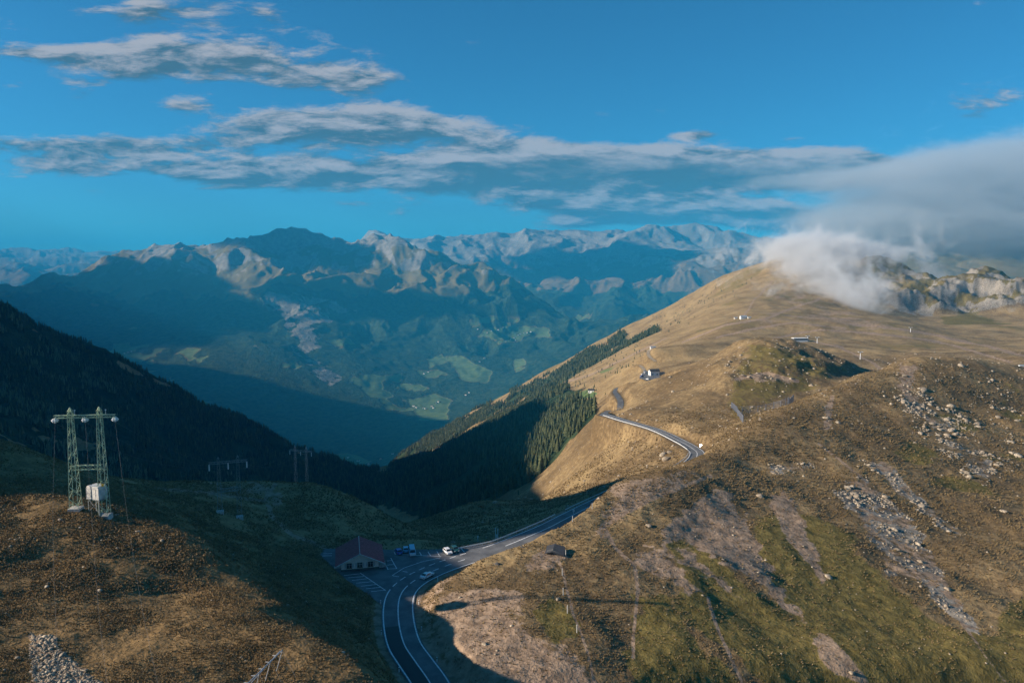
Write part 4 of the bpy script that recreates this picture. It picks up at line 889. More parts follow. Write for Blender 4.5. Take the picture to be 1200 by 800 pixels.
# --- cars
def car(label, loc, yaw, paint, kind='hatch', name='parked_car', cat='car'):
    root = thing(name, loc, yaw, label, cat)
    if kind == 'van':
        L, Wd, prof = 5.2, 1.95, [(-2.6, .35), (2.5, .35), (2.6, .8), (2.3, 1.15), (1.75, 1.95), (1.5, 2.2), (-2.5, 2.2), (-2.6, 1.9)]; belt, roofz, g0, g1 = 1.2, 2.05, 1.55, 2.2
    elif kind == 'sedan':
        L, Wd, prof = 4.6, 1.82, [(-2.3, .32), (2.25, .32), (2.32, .6), (2.1, .82), (1.15, .95), (.35, 1.42), (-.95, 1.46), (-1.75, 1.05), (-2.25, .98), (-2.33, .65)]; belt, roofz = .97, 1.38
    else:
        L, Wd, prof = 4.1, 1.76, [(-2.0, .32), (1.95, .32), (2.05, .6), (1.9, .85), (1.1, 1.0), (.45, 1.5), (-1.35, 1.54), (-1.9, 1.1), (-2.05, .9), (-2.05, .6)]; belt, roofz = 1.0, 1.46
    n_ = len(prof); mb = MB(); ring = []
    wid = lambda z: Wd / 2 * (1 if z < belt else 1 - .2 * (z - belt) / (roofz - belt + .08)) * (.93 if z < .45 else 1)
    for y in (-1, 1): ring += [(x, y * wid(z), z) for x, z in prof]
    mb.add(ring, [tuple(range(n_)), tuple(range(n_, 2 * n_))[::-1]] + [(i, n_ + i, n_ + (i + 1) % n_, (i + 1) % n_) for i in range(n_)])
    mb.build('body', paint, root, bevel=.06)
    def glass_side(y, x0, x1, xt0, xt1, z0, z1):
        e = .012; q = lambda x, z: (x, y * (wid(z) + e), z); MB().poly([q(x0, z0), q(x1, z0), q(xt1, z1), q(xt0, z1)]).build('side_window', DARK, root)
    up = [p for p in prof if p[1] >= belt - .05]
    for y in (-1, 1):
        if kind == 'van': glass_side(y, -2.2, 2.0, -2.2, 1.7, 1.3, 1.95)
        elif kind == 'sedan': glass_side(y, -1.55, .95, -.95, .3, 1.02, 1.36)
        else: glass_side(y, -1.65, .95, -1.35, .4, 1.05, 1.44)
    def slope(name_, a, b, t0, t1, mat, mgn=.12):
        (xa, za), (xb, zb2) = a, b; nx, nz = -(zb2 - za), (xb - xa); l = math.hypot(nx, nz); nx, nz = nx / l * .014, nz / l * .014
        if nz < 0: nx, nz = -nx, -nz
        f = lambda t, s_: (xa + (xb - xa) * t + nx, s_ * (wid(za + (zb2 - za) * t) - mgn), za + (zb2 - za) * t + nz)
        MB().poly([f(t0, -1), f(t0, 1), f(t1, 1), f(t1, -1)]).build(name_, mat, root)
    if kind == 'van': slope('windscreen', (2.3, 1.15), (1.75, 1.95), .08, .95, DARK); slope('rear_window', (-2.6, 1.9), (-2.6, .35), .03, .4, DARK)
    elif kind == 'sedan': slope('windscreen', (1.15, .95), (.35, 1.42), .08, .95, DARK); slope('rear_window', (-.95, 1.46), (-1.75, 1.05), .08, .92, DARK)
    else: slope('windscreen', (1.1, 1.0), (.45, 1.5), .08, .95, DARK); slope('rear_window', (-1.35, 1.54), (-1.9, 1.1), .1, .92, DARK)
    xf, xr = prof[2][0], prof[-1][0]
    for y in (-1, 1):
        MB().box((xf - .05, y * Wd * .36, .68), (.12, .36, .16)).build('headlight', WHITE, root)
        MB().box((xr + .05, y * Wd * .38, .82), (.12, .26, .2)).build('tail_light', TAIL, root)
        for x in (L * .30, -L * .29):
            w_ = MB().beam((x, y * (Wd / 2 - .17), .33), (x, y * (Wd / 2 + .015), .33), .33, 14).build('wheel', BLACK, root)
            MB().beam((x, y * (Wd / 2 + .02), .33), (x, y * (Wd / 2 + .03), .33), .2, 8).build('rim', GALV, w_)
    MB().box((xr - .012, 0, .6), (.03, .5, .12)).build('number_plate', WHITE, root)
    return root
TAIL = flat_mat('red_lens', (.35, .02, .02), .3)
PSIL = flat_mat('silver_paint', (.78, .78, .78), .3, .5); PBLU = flat_mat('blue_paint', (.03, .09, .36), .3, .5); PLBL = flat_mat('light_blue_paint', (.14, .42, .60), .35, .5); PWHT = flat_mat('white_car_paint', (.75, .75, .75), .3, .5); PGRN = flat_mat('dark_green_paint', (.02, .08, .085), .3, .5)
k_ = int(np.argmin(np.hypot(*(to_pix(ROAD[:, 0], ROAD[:, 1], ROAD[:, 2])[i] - w_ for i, w_ in ((0, 494), (1, 675))))))
t_ = ROAD[k_ + 1] - ROAD[k_ - 1]; nr_ = frame2(ROAD)[k_]
car('silver saloon car driving up the bend of the pass road', (ROAD[k_][0] + nr_[0] * 1.75, ROAD[k_][1] + nr_[1] * 1.75, .03), math.atan2(t_[1], t_[0]), PSIL, 'sedan', 'car')
for lb, uv, yw_, pm, kd in (('dark blue hatchback parked at the back of the lot nearest the inn', (467, 648), R(112), PBLU, 'hatch'), ('light blue and white van parked beside the blue hatchback', (483, 648.6), R(-78), PLBL, 'van'),
                            ('white hatchback parked half in the sun by the guardrail', (524.5, 648), R(-62), PWHT, 'hatch'), ('dark green car parked behind the white hatchback at the guardrail', (533, 645.5), R(-66), PGRN, 'hatch')):
    x, y, z = at_z(*uv, 0); o = car(lb, (x, y, .03), yw_, pm, kd)
x, y, z = at_z(475.5, 645.5, 0); car('teal car parked close behind the light blue van', (x, y, .03), R(100), PLBL, 'hatch')
for ch in bpy.data.objects:
    if ch.parent and ch.parent.get('label', '').startswith('light blue and white van') and ch.name.startswith('body'):
        m = MB().box((2.62, 0, .75), (.05, 1.7, .8)).box((-2.62, 0, .9), (.05, 1.7, 1.0)).build('white_panel', WHITE, ch.parent)

# --- guardrail, marker posts, signs
acc = np.concatenate([[0], np.cumsum(np.linalg.norm(np.diff(ROAD[:, :2], axis=0), axis=1))]); NR = frame2(ROAD)
def on_road(s, off, dz=0.0): return Vector((np.interp(s, acc, ROAD[:, 0] + NR[:, 0] * off), np.interp(s, acc, ROAD[:, 1] + NR[:, 1] * off), np.interp(s, acc, ROAD[:, 2]) + dz))
uvr = to_pix(ROAD[:, 0], ROAD[:, 1], ROAD[:, 2])
s_at = lambda u: float(acc[int(np.argmin(np.abs(uvr[0] - u) + 1000 * (ROAD[:, 1] > 265) + 1000 * (ROAD[:, 1] < 205)))])
s0, s1 = s_at(552), s_at(668); s0 -= 3
def offl(s): return -HALF - 1.0 - 3.4 * max(0, 1 - (s - s0) / 16)
def guardrail(s0, s1, off, label, step=3.2):
    g = thing('guardrail', on_road(s0, off(s0)), 0, label, 'guardrail'); base = g.location.copy()
    ss = np.arange(s0, s1, step); top = [on_road(s, off(s), .72) - base for s in ss]
    m = MB()
    for a, b in zip(top[:-1], top[1:]):
        for dz, w_ in ((.13, .085), (-.10, .085)): m.beam(a + Vector((0, 0, dz)), b + Vector((0, 0, dz)), w_, 6)
    m.build('rail', WHITE, g)
    for p in top: MB().box(p + Vector((0, .12, -.45)), (.12, .1, 1.1)).build('post', GALV, g)
    return g
guardrail(s0, s1, offl, 'white steel guardrail along the left edge of the pass road')
s2, s3 = float(acc[int(np.argmin(np.hypot(uvr[0] - 812, uvr[1] - 531)))]), acc[-1] - 4
guardrail(s2, s3, lambda s: -HALF - .8, 'low guardrail on the valley side of the road towards the hairpin', 7.0)
guardrail(s_at(668) + 8, s2 - 6, lambda s: -HALF - .9, 'guardrail of the road stretch behind the right hill', 6.0)
def marker(loc, label, h=1.1, r=.07, mat=None, band=True, name='marker_post', cat='post', group='white marker posts along the road'):
    g = thing(name, loc, 0, label, cat, group); MB().beam((0, 0, -.3), (0, 0, h), r, 6).build('post', mat or WHITE, g)
    if band: MB().beam((0, 0, h * .68), (0, 0, h * .84), r * 1.12, 6).build('black_band', BLACK, g)
    return g
for (u, v), wh in zip([(446, 708), (447, 743), (467.5, 787), (491, 708), (494, 739), (512, 775), (513, 681)],
                      ['on the left verge below the parking bays', 'on the left verge beside the dark asphalt', 'on the left verge nearest the camera', 'on the right verge at the inside of the bend', 'on the right verge beside the lit mound', 'on the right verge nearest the camera', 'on the right verge past the silver car']):
    p = spot(u, v, 120, 250); marker(p, 'white roadside marker post ' + wh, 1.15, .13)
for (u, v), wh in zip([(663, 652), (659, 674), (660, 697), (665, 718), (676, 741), (671, 611), (694, 596)],
                      ['beside the dark shelter on the mound', 'just below the dark shelter', 'above the round olive patch', 'at the top edge of the olive patch', 'at the right edge of the olive patch', 'on the crest by the road sign', 'farthest up the crest']):
    p = spot(u, v, 120, 300); marker(p, 'pale wooden stake ' + wh, 2.0, .12, CANV, False, 'wooden_stake', 'stake', 'stakes on the right hill')
p = on_road(s_at(580) , -HALF - 4.2); p.z = ground(p.x, p.y)
bl_ = spot(581.5, 631, 225, 290)
g = thing('snow_pole_sign', bl_, 0, 'tall pair of white poles with white board behind the guardrail', 'sign')
for dx in (-.25, .62): MB().beam((dx, 0, -.5), (dx, 0, 4.3 if dx < 0 else 4.0), .13, 6).build('pole', WHITE, g)
MB().box((.2, -.1, 1.1), (1.0, .1, 1.3)).build('board', WHITE, g, bevel=.02)
bl_ = spot(560, 634.5, 225, 290); g = thing('road_sign', bl_, 0, 'short white post with small round sign behind the guardrail', 'sign'); MB().beam((0, 0, -.5), (0, 0, 2.2), .12, 6).build('post', WHITE, g); MB().beam((0, -.1, 2.1), (0, -.16, 2.1), .32, 14).build('sign_disc', WHITE, g); MB().box((0, -.08, .7), (.42, .1, .9)).build('board', CANV, g)
bl_ = spot(672, 604, 225, 290); g = thing('road_sign', bl_, 0, 'white road sign on the crest where the road disappears', 'sign'); MB().beam((0, 0, -.5), (0, 0, 2.2), .09, 6).build('post', WHITE, g); MB().box((0, -.1, 2.0), (.6, .06, .9)).build('board', WHITE, g)
# --- dark shelter on the mound
p = spot(651, 648, 150, 260)
g = thing('shelter', p, R(-12), 'small dark roofed shelter dug into the gravel mound', 'shelter')
MB().prism([(-2.4, -.6), (2.4, -.6), (2.4, .55), (-.6, 1.5), (-2.4, .95)], -1.6, 2.2).build('wall', FOUND, g)
MB().add([(-2.8, -2.2, .62), (2.9, -2.4, .38), (2.6, 2.4, 1.3), (-.6, 2.6, 1.95), (-2.9, 2.2, 1.35), (-.9, -2.2, 1.15)], [(0, 5, 3, 4), (5, 1, 2, 3)]).add([(-2.8, -2.2, .48), (2.9, -2.4, .24), (2.6, 2.4, 1.16), (-.6, 2.6, 1.8), (-2.9, 2.2, 1.2), (-.9, -2.2, 1.0)], [(4, 3, 5, 0), (3, 2, 1, 5)]).build('roof', SLATE, g)
# --- dark boulders at the road edge
for uv, rr, lb in (((583, 661), 1.0, 'dark rounded rock casting a shadow at the road edge below the crest'), ((612, 641), .8, 'low dark rock at the crest beside the shaded road')):
    p = spot(*uv, 170, 250); o = bpy.data.objects.new('rock', smesh[1].copy()); C.objects.link(o); o.data.materials.clear(); o.data.materials.append(FOUND); o.location = p; o.scale = (rr, rr * .8, rr); tag(o, lb, 'rock')

# --- snow fences beyond the crest
FENCE = flat_mat('grey_fence_timber', (.16, .17, .20), .8, .2, var=.2)
def snow_fence(px, label, hgt, step, y0, y1, mat):
    p = [spot(u, v, y0, y1) for u, v in px]; pts = spline([tuple(q) for q in p], 2.0); base = Vector(pts[0]); g = thing('snow_fence', base, 0, label, 'fence')
    acc_ = np.concatenate([[0], np.cumsum(np.linalg.norm(np.diff(pts[:, :2], axis=0), axis=1))]); ss = np.arange(0, acc_[-1], step); P_ = []
    for s in ss:
        x, y = np.interp(s, acc_, pts[:, 0]), np.interp(s, acc_, pts[:, 1]); P_.append(Vector((x, y, ground(x, y))) - base)
    for q in P_: MB().box(q + Vector((0, 0, hgt / 2 - .3)), (.34, .34, hgt + .6)).build('post', mat, g)
    m = MB()
    for a, b in zip(P_[:-1], P_[1:]):
        for k in range(6): m.beam(a + Vector((0, 0, hgt * (.25 + .14 * k))), b + Vector((0, 0, hgt * (.25 + .14 * k))), .11, 4)
    m.build('board_rows', mat, g); return g
snow_fence([(857, 478), (864, 485), (869, 493), (871, 505)], 'short dark snow fence bending down the slope to the crest', 4.2, 4.5, 400, 640, FENCE)
snow_fence([(869, 504), (885, 497), (905, 489), (922, 478), (930, 470)], 'long dark snow fence climbing behind the crest', 5.0, 5.0, 462, 680, FENCE)
# --- traffic mirror glinting at the bend
p = spot(821, 527, 300, 420); view = (Vector((0, 0, H)) - p).normalized()
sd_ = Vector((-math.sin(R(98)) * math.cos(R(20)), math.cos(R(98)) * math.cos(R(20)), math.sin(R(20)))); half = (view + sd_).normalized()
MIR = flat_mat('polished_mirror', (.95, .95, .95), .16, .5, 1.0)
g = thing('traffic_mirror', p, 0, 'round traffic mirror flashing in the sun at the road bend', 'mirror')
MB().beam((0, 0, -.4), (0, 0, 2.6), .09, 6).build('post', GALV, g); c_ = Vector((0, 0, 2.7))
MB().beam(c_ - half * .06, c_ - half * .02, .62, 20).build('mirror_frame', DULL, g); MB().beam(c_ - half * .015, c_ + half * .02, .55, 20).build('mirror_glass', MIR, g)
# ------------------------------------------------------------------ buildings and lifts farther off
def small_house(name, loc, yaw, L, Wd, hgt, rh, label, cat, wallm, roofm, group=None, windows=True, oh=.5):
    g = thing(name, loc, yaw, label, cat, group)
    MB().prism([(-Wd / 2, -1.5), (Wd / 2, -1.5), (Wd / 2, hgt), (0, hgt + rh), (-Wd / 2, hgt)], -L / 2, L / 2).build('wall', wallm, g)
    s_ = rh / (Wd / 2); x = Wd / 2 + oh; z0 = hgt + rh + .05
    MB().prism([(-x, z0 - x * s_), (0, z0), (x, z0 - x * s_), (x, z0 - x * s_ + .3), (0, z0 + .3), (-x, z0 - x * s_ + .3)], -L / 2 - oh, L / 2 + oh).build('roof', roofm, g)
    if windows:
        for sx in (-1, 1):
            n_ = max(2, int(L / 4))
            for fl in range(max(1, int(hgt / 2.9))):
                for k in range(n_): MB().box((sx * (Wd / 2 + .02), -L / 2 + (k + .5) * L / n_, 1.5 + fl * 2.8), (.1, 1.2, 1.3)).build('window', DARK, g)
    return g
x, y, z = at_z(768, 441, HOTEL_Z)
small_house('hotel', (x, y + 8, HOTEL_Z), R(100), 9.5, 6.5, 4.6, 1.7, 'white roadside hotel with dark roof behind the gravel parking', 'hotel', WHITE, SLATE)
x, y, z = at_z(776.5, 439.5, HOTEL_Z); small_house('annexe', (x, y + 8, ground(x, y + 8)), R(100), 6, 5.5, 2.8, 1.6, 'small white annexe with dark roof right of the hotel', 'house', WHITE, SLATE)
for k, ((u, v), pm, cl) in enumerate([((753.5, 439.5), PWHT, 'white'), ((755.5, 437), PSIL, 'silver'), ((759, 444.8), PWHT, 'white'), ((768, 445), PGRN, 'dark green'), ((752, 441.5), PBLU, 'blue'), ((787, 446.5), PGRN, 'dark')]):
    x, y, z = at_z(u, v, HOTEL_Z); car(f'tiny {cl} car parked ' + ['at the left end of the hotel lot', 'by the track at the hotel lot', 'at the front edge of the hotel lot', 'in front of the hotel', 'at the outer corner of the hotel lot', 'on the road leaving the hotel lot'][k], (x, y, HOTEL_Z + .08), R(20 + 50 * k), pm, 'hatch')
p = spot(693, 459.5, 800, 1500); small_house('alpine_hut', p, R(70), 9, 6, 3.4, 1.8, 'lone small white hut on the bright green meadow', 'hut', WHITE, SLATE)
p = spot(765, 408, 900, 1400); small_house('shed', p, R(95), 8, 4, 2.6, .8, 'tiny white shed at the top of the gravel track', 'shed', WHITE, GALV, None, False)
p = spot(1197, 431, 700, 1400); small_house('shed', p, R(80), 5, 4, 2.6, .8, 'tiny white shed on the plain at the right border', 'shed', WHITE, GALV, None, False)
# lift station: long white hall with a dark band of glass
p = spot(937, 400, 900, 1500)
g = thing('lift_station', p, R(4), 'long white lift station with dark window band on the ski plain', 'station')
MB().box((0, 0, .7), (23, 9, 4.4)).build('wall', WHITE, g, bevel=.1); MB().box((0, -4.55, 3.9), (21.6, .3, 2.0)).build('window_band', DARK, g); MB().box((0, 0, 5.5), (24, 10, 1.0)).build('roof', WHITE, g, bevel=.2); MB().box((0, 0, 3.9), (22.6, 8.6, 2.2)).build('upper_wall', SLATE, g); MB().box((13.6, 1, 1), (3.5, 6, 4)).build('side_hall', CANV, g)
def lift_tower(uv, h, label, y0=800, y1=1500):
    p = spot(*uv, y0, y1); g = thing('lift_pylon', p, R(10), label, 'lift pylon', 'chairlift pylons')
    MB().beam((0, 0, -1.5), (0, 0, h), .55, 8, .42).build('mast', WHITE, g); MB().box((0, 0, h + .25), (6.6, .7, .55)).build('crossarm', WHITE, g)
    for s_ in (-1, 1): MB().box((s_ * 3.1, 0, h + .62), (.45, 3.2, .35)).build('sheave_train', GALV, g)
    return p + Vector((0, 0, h + .9))
la = lift_tower((946.5, 400), 8.5, 'white T shaped chairlift pylon right next to the lift station'); lb_ = lift_tower((957.5, 402), 9, 'white T shaped chairlift pylon second from the lift station'); lc = lift_tower((1008, 421), 9.5, 'white T shaped chairlift pylon in the dark hollow', 700, 1300)
ld = lift_tower((1067, 389), 8, 'small grey chairlift pylon high on the slope', 1000, 2000)
o = MB().tube(cat_curve([la, lb_], .2, 4) + cat_curve([lb_, lc], 2, 8), .05, 4).build('lift_cable', CABLE); tag(o, 'steel cable running between the white chairlift pylons', 'cable')
p = spot(871, 373.5, 1000, 2200); small_house('mountain_hut', p, R(95), 13, 8, 4.5, 2.2, 'white mountain hut on the tawny slope under the cloud', 'hut', WHITE, GALV)
for k, (u, v) in enumerate([(862, 373.5), (878, 373)]): small_house('hut_shed', spot(u, v, 1000, 2200), R(90), 6, 4, 2.5, 1, ['low shed left of the white mountain hut', 'low shed right of the white mountain hut'][k], 'shed', WALL, GALV, None, False)
# digger works on the plain
p = spot(867.5, 407.5, 800, 1400); g = thing('pump_house', p, R(5), 'tiny white pump house beside a pale wall on the knoll', 'hut'); MB().box((1, 0, 1.2), (2.6, 2.5, 4)).build('wall', WHITE, g); MB().box((1, 0, 3.35), (3, 3, .3)).build('roof', GALV, g); MB().box((3.5, -1, .4), (13, .8, 1.6)).build('apron_wall', CONC, g)
# valley hamlets
VW = flat_mat('village_plaster', (.70, .67, .62), .9, .2, var=.1); VR = flat_mat('village_roof', (.16, .10, .08), .8, .2, var=.2)
HAM = {'in the sunny hamlet on the far meadow': [(598, 398), (602.5, 396), (607, 393), (610, 391.5), (614, 390.5), (618, 390), (622, 389), (604, 399), (593, 400)],
       'on the meadow above the far hamlet': [(576, 388), (584, 386.5), (571, 390), (590, 384), (560, 386)],
       'at the foot of the valley meadows beside the shade': [(485, 476), (488, 477.5), (496, 478), (499, 479), (506, 476), (511, 472.5), (514, 471), (508, 478)],
       'on a clearing of the opposite slope': [(502, 436), (497, 438), (550, 460), (546, 463), (562, 424), (568, 420)],
       'in the small sunlit clearing on the shaded slope': [(150, 413), (146, 414), (154, 412)],
       'on the dim valley floor below': [(420, 540), (432, 544), (446, 538), (395, 552), (408, 536), (460, 532)]}
for wh, lst in HAM.items():
    for u, v in lst:
        p = spot(u, v, 4200, 9500); Ls = rng.uniform(13, 20)
        small_house('village_house', p, rng.uniform(0, 3.14), Ls, Ls * .75, rng.uniform(6, 8), 3.5, 'tiny white farmhouse ' + wh, 'house', VW, VR, 'farmhouses ' + wh, False, 1.0)
# ------------------------------------------------------------------ cloud caught on the ridge
def cloud_puff(name, depth, dens, label, blobs, lam=75, amp=4.2, tone=(.97, .98, 1), squash=1.0):
    cm, ct = new_mat('cloud_vapour'); pos = ct.n('ShaderNodeNewGeometry').outputs['Position']
    f = 0.0; cs = []
    for (u, v, hw, hh, wt, Y) in blobs:
        c = pt(u, v, Y); s = Y / F; cs.append((c, hw * s, hh * s))
        d = ct.n('ShaderNodeVectorMath', {0: ct.n('ShaderNodeVectorMath', {0: pos, 1: c}, operation='SUBTRACT').outputs[0], 1: (1 / (hw * s), 1 / (depth * .5), 1 / (hh * s))}, operation='MULTIPLY').outputs[0]
        r2 = ct.n('ShaderNodeVectorMath', {0: d, 1: d}, operation='DOT_PRODUCT').outputs['Value']
        f = ct.math('ADD', f, ct.math('MULTIPLY', ct.math('POWER', 2.718, ct.math('MULTIPLY', r2, -1.0)), wt))
    npos = ct.n('ShaderNodeVectorMath', {0: pos, 1: (1, 1, squash)}, operation='MULTIPLY').outputs[0]
    nz = ct.n('ShaderNodeTexNoise', {'Vector': npos, 'Scale': 1 / lam, 'Detail': 6.0, 'Roughness': .66, 'Distortion': .8}).outputs[0]
    e = ct.math('ADD', f, ct.math('MULTIPLY', ct.math('SUBTRACT', nz, .5), amp))
    dn = ct.math('MULTIPLY', ct.ss(e, .45, 1.2), dens)
    pv = ct.n('ShaderNodeVolumePrincipled', {'Color': (*tone, 1), 'Density': dn, 'Anisotropy': .2}); o_ = ct.n('ShaderNodeOutputMaterial'); ct.t.links.new(pv.outputs[0], o_.inputs[1])
    lo = np.min([[c[0] - 1.9 * a, c[1] - depth * .8, c[2] - 1.9 * b] for c, a, b in cs], 0); hi = np.max([[c[0] + 1.9 * a, c[1] + depth * .8, c[2] + 1.9 * b] for c, a, b in cs], 0)
    hi[2] = max(hi[2], lo[2] + 10); mid = (lo + hi) / 2; ext = (hi - lo) / 2
    bm = bmesh.new(); bmesh.ops.create_icosphere(bm, subdivisions=3, radius=1)
    for v in bm.verts:
        q = Vector([math.copysign(abs(t_) ** .6, t_) for t_ in v.co]); v.co = Vector([mid[k] + q[k] * ext[k] for k in range(3)])
    me = bpy.data.meshes.new(name); bm.to_mesh(me); bm.free(); me.materials.append(cm); o = bpy.data.objects.new(name, me); C.objects.link(o)
    tag(o, label, 'cloud'); return o
CLOUD = True
if CLOUD:
    cloud_puff('cloud', 320, .016, 'ragged white cloud caught on the summit of the tawny mountain',
               [(915, 296, 34, 18, .95, 2300), (945, 290, 40, 18, 1.0, 2300), (980, 290, 44, 17, 1.0, 2300), (1010, 304, 34, 18, .9, 2250), (935, 318, 36, 20, .85, 2080), (975, 318, 40, 20, .9, 2080), (995, 338, 36, 16, .95, 1900), (960, 340, 30, 14, .7, 1880), (1008, 354, 24, 13, .9, 1760), (915, 342, 20, 14, .5, 1850), (1035, 300, 26, 10, .7, 2250)])
    cloud_puff('cloud', 160, .014, 'thin wisp of cloud rising between the two rocky peaks', [(1090, 322, 14, 20, .85, 2120), (1080, 298, 13, 18, .75, 2120), (1100, 332, 10, 12, .6, 2120)])
    cloud_puff('cloud', 1500, .0024, 'long grey cloud bank resting over the mountains at the right edge', [(1005, 258, 80, 20, .8, 5200), (1065, 250, 100, 32, 1.1, 5200), (1140, 240, 100, 42, 1.2, 5200), (1220, 226, 110, 50, 1.3, 5200), (1120, 276, 120, 16, 1.15, 5200), (1240, 276, 110, 24, 1.25, 5200), (930, 212, 80, 11, .75, 5200), (1020, 205, 90, 14, .9, 5200), (1110, 198, 80, 17, .95, 5200), (1190, 184, 80, 18, 1.0, 5200), (1320, 230, 120, 70, 1.4, 5200)], 420, 2.9, (.70, .77, .84), 2.6)
# unseen clouds added out of view on the left to shade the far mountains
VAP, _t = new_mat('shade_cloud_vapour'); _pv = _t.n('ShaderNodeVolumePrincipled', {'Color': (.97, .98, 1, 1), 'Density': .012, 'Anisotropy': .2}); _o = _t.n('ShaderNodeOutputMaterial'); _t.t.links.new(_pv.outputs[0], _o.inputs[1])
def shade_cloud(target, alt, size, label, seed):
    tx, ty, tz = target; k = (alt - tz) / math.tan(R(22)); c = Vector((tx - k * math.sin(R(98)), ty + k * math.cos(R(98)), alt))
    r = np.random.default_rng(seed); bm = bmesh.new(); bmesh.ops.create_icosphere(bm, subdivisions=5, radius=1)
    P_ = np.array([v.co[:] for v in bm.verts]); d = 1 + .5 * fbm(P_[:, 0] * 1.0 + P_[:, 2] * .7, P_[:, 1] * 1.0 - P_[:, 2] * .6, .55, 5, seed)
    for v, q in zip(bm.verts, d): v.co = Vector((v.co.x * size[0] * q, v.co.y * size[1] * q, max(v.co.z, -.35) * size[2] * q)) + c
    me = bpy.data.meshes.new('cloud'); bm.to_mesh(me); bm.free(); me.materials.append(VAP); o = bpy.data.objects.new('cloud', me); C.objects.link(o); tag(o, label, 'cloud'); return o  # unseen cloud, added only for its shade
SHADE = True
if SHADE:
    shade_cloud(pt(150, 362, 8300), 2500, (1300, 1500, 400), 'great unseen cloud added left of the view to shade the far massif', 5)
    shade_cloud(pt(385, 305, 10100), 2600, (700, 700, 260), 'smaller unseen cloud added left of the view to shade the far peak', 6)
    shade_cloud(pt(480, 372, 8600), 2500, (900, 330, 260), 'long thin unseen cloud added left of the view to shade the lower massif', 8)
    shade_cloud(pt(720, 318, 13900), 6600, (2100, 1300, 420), 'far unseen cloud bank added left of the view to shade the distant range', 9)
# ------------------------------------------------------------------ camera, sun, sky, air
cam = bpy.data.objects.new('camera', bpy.data.cameras.new('camera')); C.objects.link(cam); SC.camera = cam
cam.location = (0, 0, H); cam.rotation_euler = (math.pi / 2 - PITCH, 0, 0)
cam.data.sensor_width = 36; cam.data.lens = 36 * F / 1200; cam.data.clip_start = 1; cam.data.clip_end = 200000
SUN_EL, SUN_AZ = R(22), R(98)          # azimuth: turned left of the view direction
sdir = Vector((-math.sin(SUN_AZ) * math.cos(SUN_EL), math.cos(SUN_AZ) * math.cos(SUN_EL), math.sin(SUN_EL)))
sun = bpy.data.objects.new('sun', bpy.data.lights.new('sun', 'SUN')); C.objects.link(sun)
sun.data.energy = 3.5; sun.data.angle = R(.5); sun.data.color = (1, .86, .70); sun.location = (0, 0, 3000)
sun.rotation_euler = sdir.to_track_quat('Z', 'Y').to_euler()

w = bpy.data.worlds.new('World'); SC.world = w; w.use_nodes = True
t = NT(w.node_tree)
sky = t.n('ShaderNodeTexSky', sky_type='NISHITA', sun_disc=False, sun_elevation=SUN_EL, sun_rotation=-SUN_AZ, altitude=2100, air_density=1.0, dust_density=1.8, ozone_density=2.0)
skyc = t.mix(1.0, sky.outputs[0], (.21, .70, .92), 'MULTIPLY')
dirv = t.n('ShaderNodeTexCoord').outputs['Generated']
sp = t.n('ShaderNodeSeparateXYZ', {0: dirv})
ysafe = t.math('MAXIMUM', sp.outputs[1], .02)
az = t.math('DIVIDE', sp.outputs[0], ysafe); el = t.math('DIVIDE', sp.outputs[2], ysafe)
# cloud cover: soft banks laid out by compass direction and height above the horizon, broken up by noise
wv = t.n('ShaderNodeCombineXYZ', {0: az, 1: t.math('MULTIPLY', el, 3.7), 2: 0.0}).outputs[0]
warp = t.n('ShaderNodeTexNoise', {'Vector': wv, 'Scale': 5.0, 'Detail': 3.0}).outputs[1]
wv2 = t.n('ShaderNodeVectorMath', {0: wv, 1: t.n('ShaderNodeVectorMath', {0: warp, 3: .10}, operation='SCALE').outputs[0]}, operation='ADD').outputs[0]
n1 = t.noise(wv2, 8.5, 9, .64); n1b = t.noise(t.n('ShaderNodeVectorMath', {0: wv2, 1: (-.012, .045, 0)}, operation='ADD').outputs[0], 8.5, 7, .64)
n2 = t.noise(wv2, 2.2, 3, .5)
CLOUDS = [  # photo x, y, half width, half height, weight
    (420, 146, 150, 22, 1.0), (330, 142, 60, 12, .5), (250, 75, 170, 26, .72), (400, 92, 110, 22, .75), (180, 60, 120, 20, .5), (200, 15, 90, 20, .65), (60, 15, 60, 8, .45), (325, 25, 30, 25, .45), (60, 60, 90, 10, .4), (200, 122, 50, 12, .55),
    (110, 118, 40, 12, .35), (110, 172, 190, 17, 1.05), (60, 196, 110, 12, .7), (300, 203, 130, 15, 1.0), (500, 205, 170, 22, 1.05), (640, 192, 150, 26, 1.1), (760, 200, 170, 24, 1.1), (900, 198, 150, 20, 1.1), (700, 235, 130, 16, .9),
    (820, 250, 130, 14, .9), (690, 262, 80, 9, .6), (1000, 200, 120, 20, 1.0), (818, 158, 34, 6, .75),
    (770, 128, 30, 9, .45), (865, 147, 34, 5, .5), (700, 137, 30, 10, .35), (930, 163, 22, 4, .45), (1165, 112, 60, 26, .62), (420, 239, 40, 5, .4), (530, 263, 24, 4, .3), (900, 262, 90, 20, .8)]
cov = 0.0; shade = 0.0; wsum = .02
for u, v, hw, hh, wt in CLOUDS:
    a0, e0 = [float(q) for q in pix_dir(u, v)]
    dx = t.math('MULTIPLY', t.math('SUBTRACT', az, a0), F / hw); dy = t.math('MULTIPLY', t.math('SUBTRACT', el, e0), F / hh)
    r2 = t.math('ADD', t.math('MULTIPLY', dx, dx), t.math('MULTIPLY', dy, dy))
    g = t.math('MULTIPLY', t.math('POWER', 2.718, t.math('MULTIPLY', r2, -1.0)), wt)
    cov = t.math('ADD', cov, g); shade = t.math('ADD', shade, t.math('MULTIPLY', g, dy)); wsum = t.math('ADD', wsum, g)
shade = t.math('DIVIDE', shade, wsum)
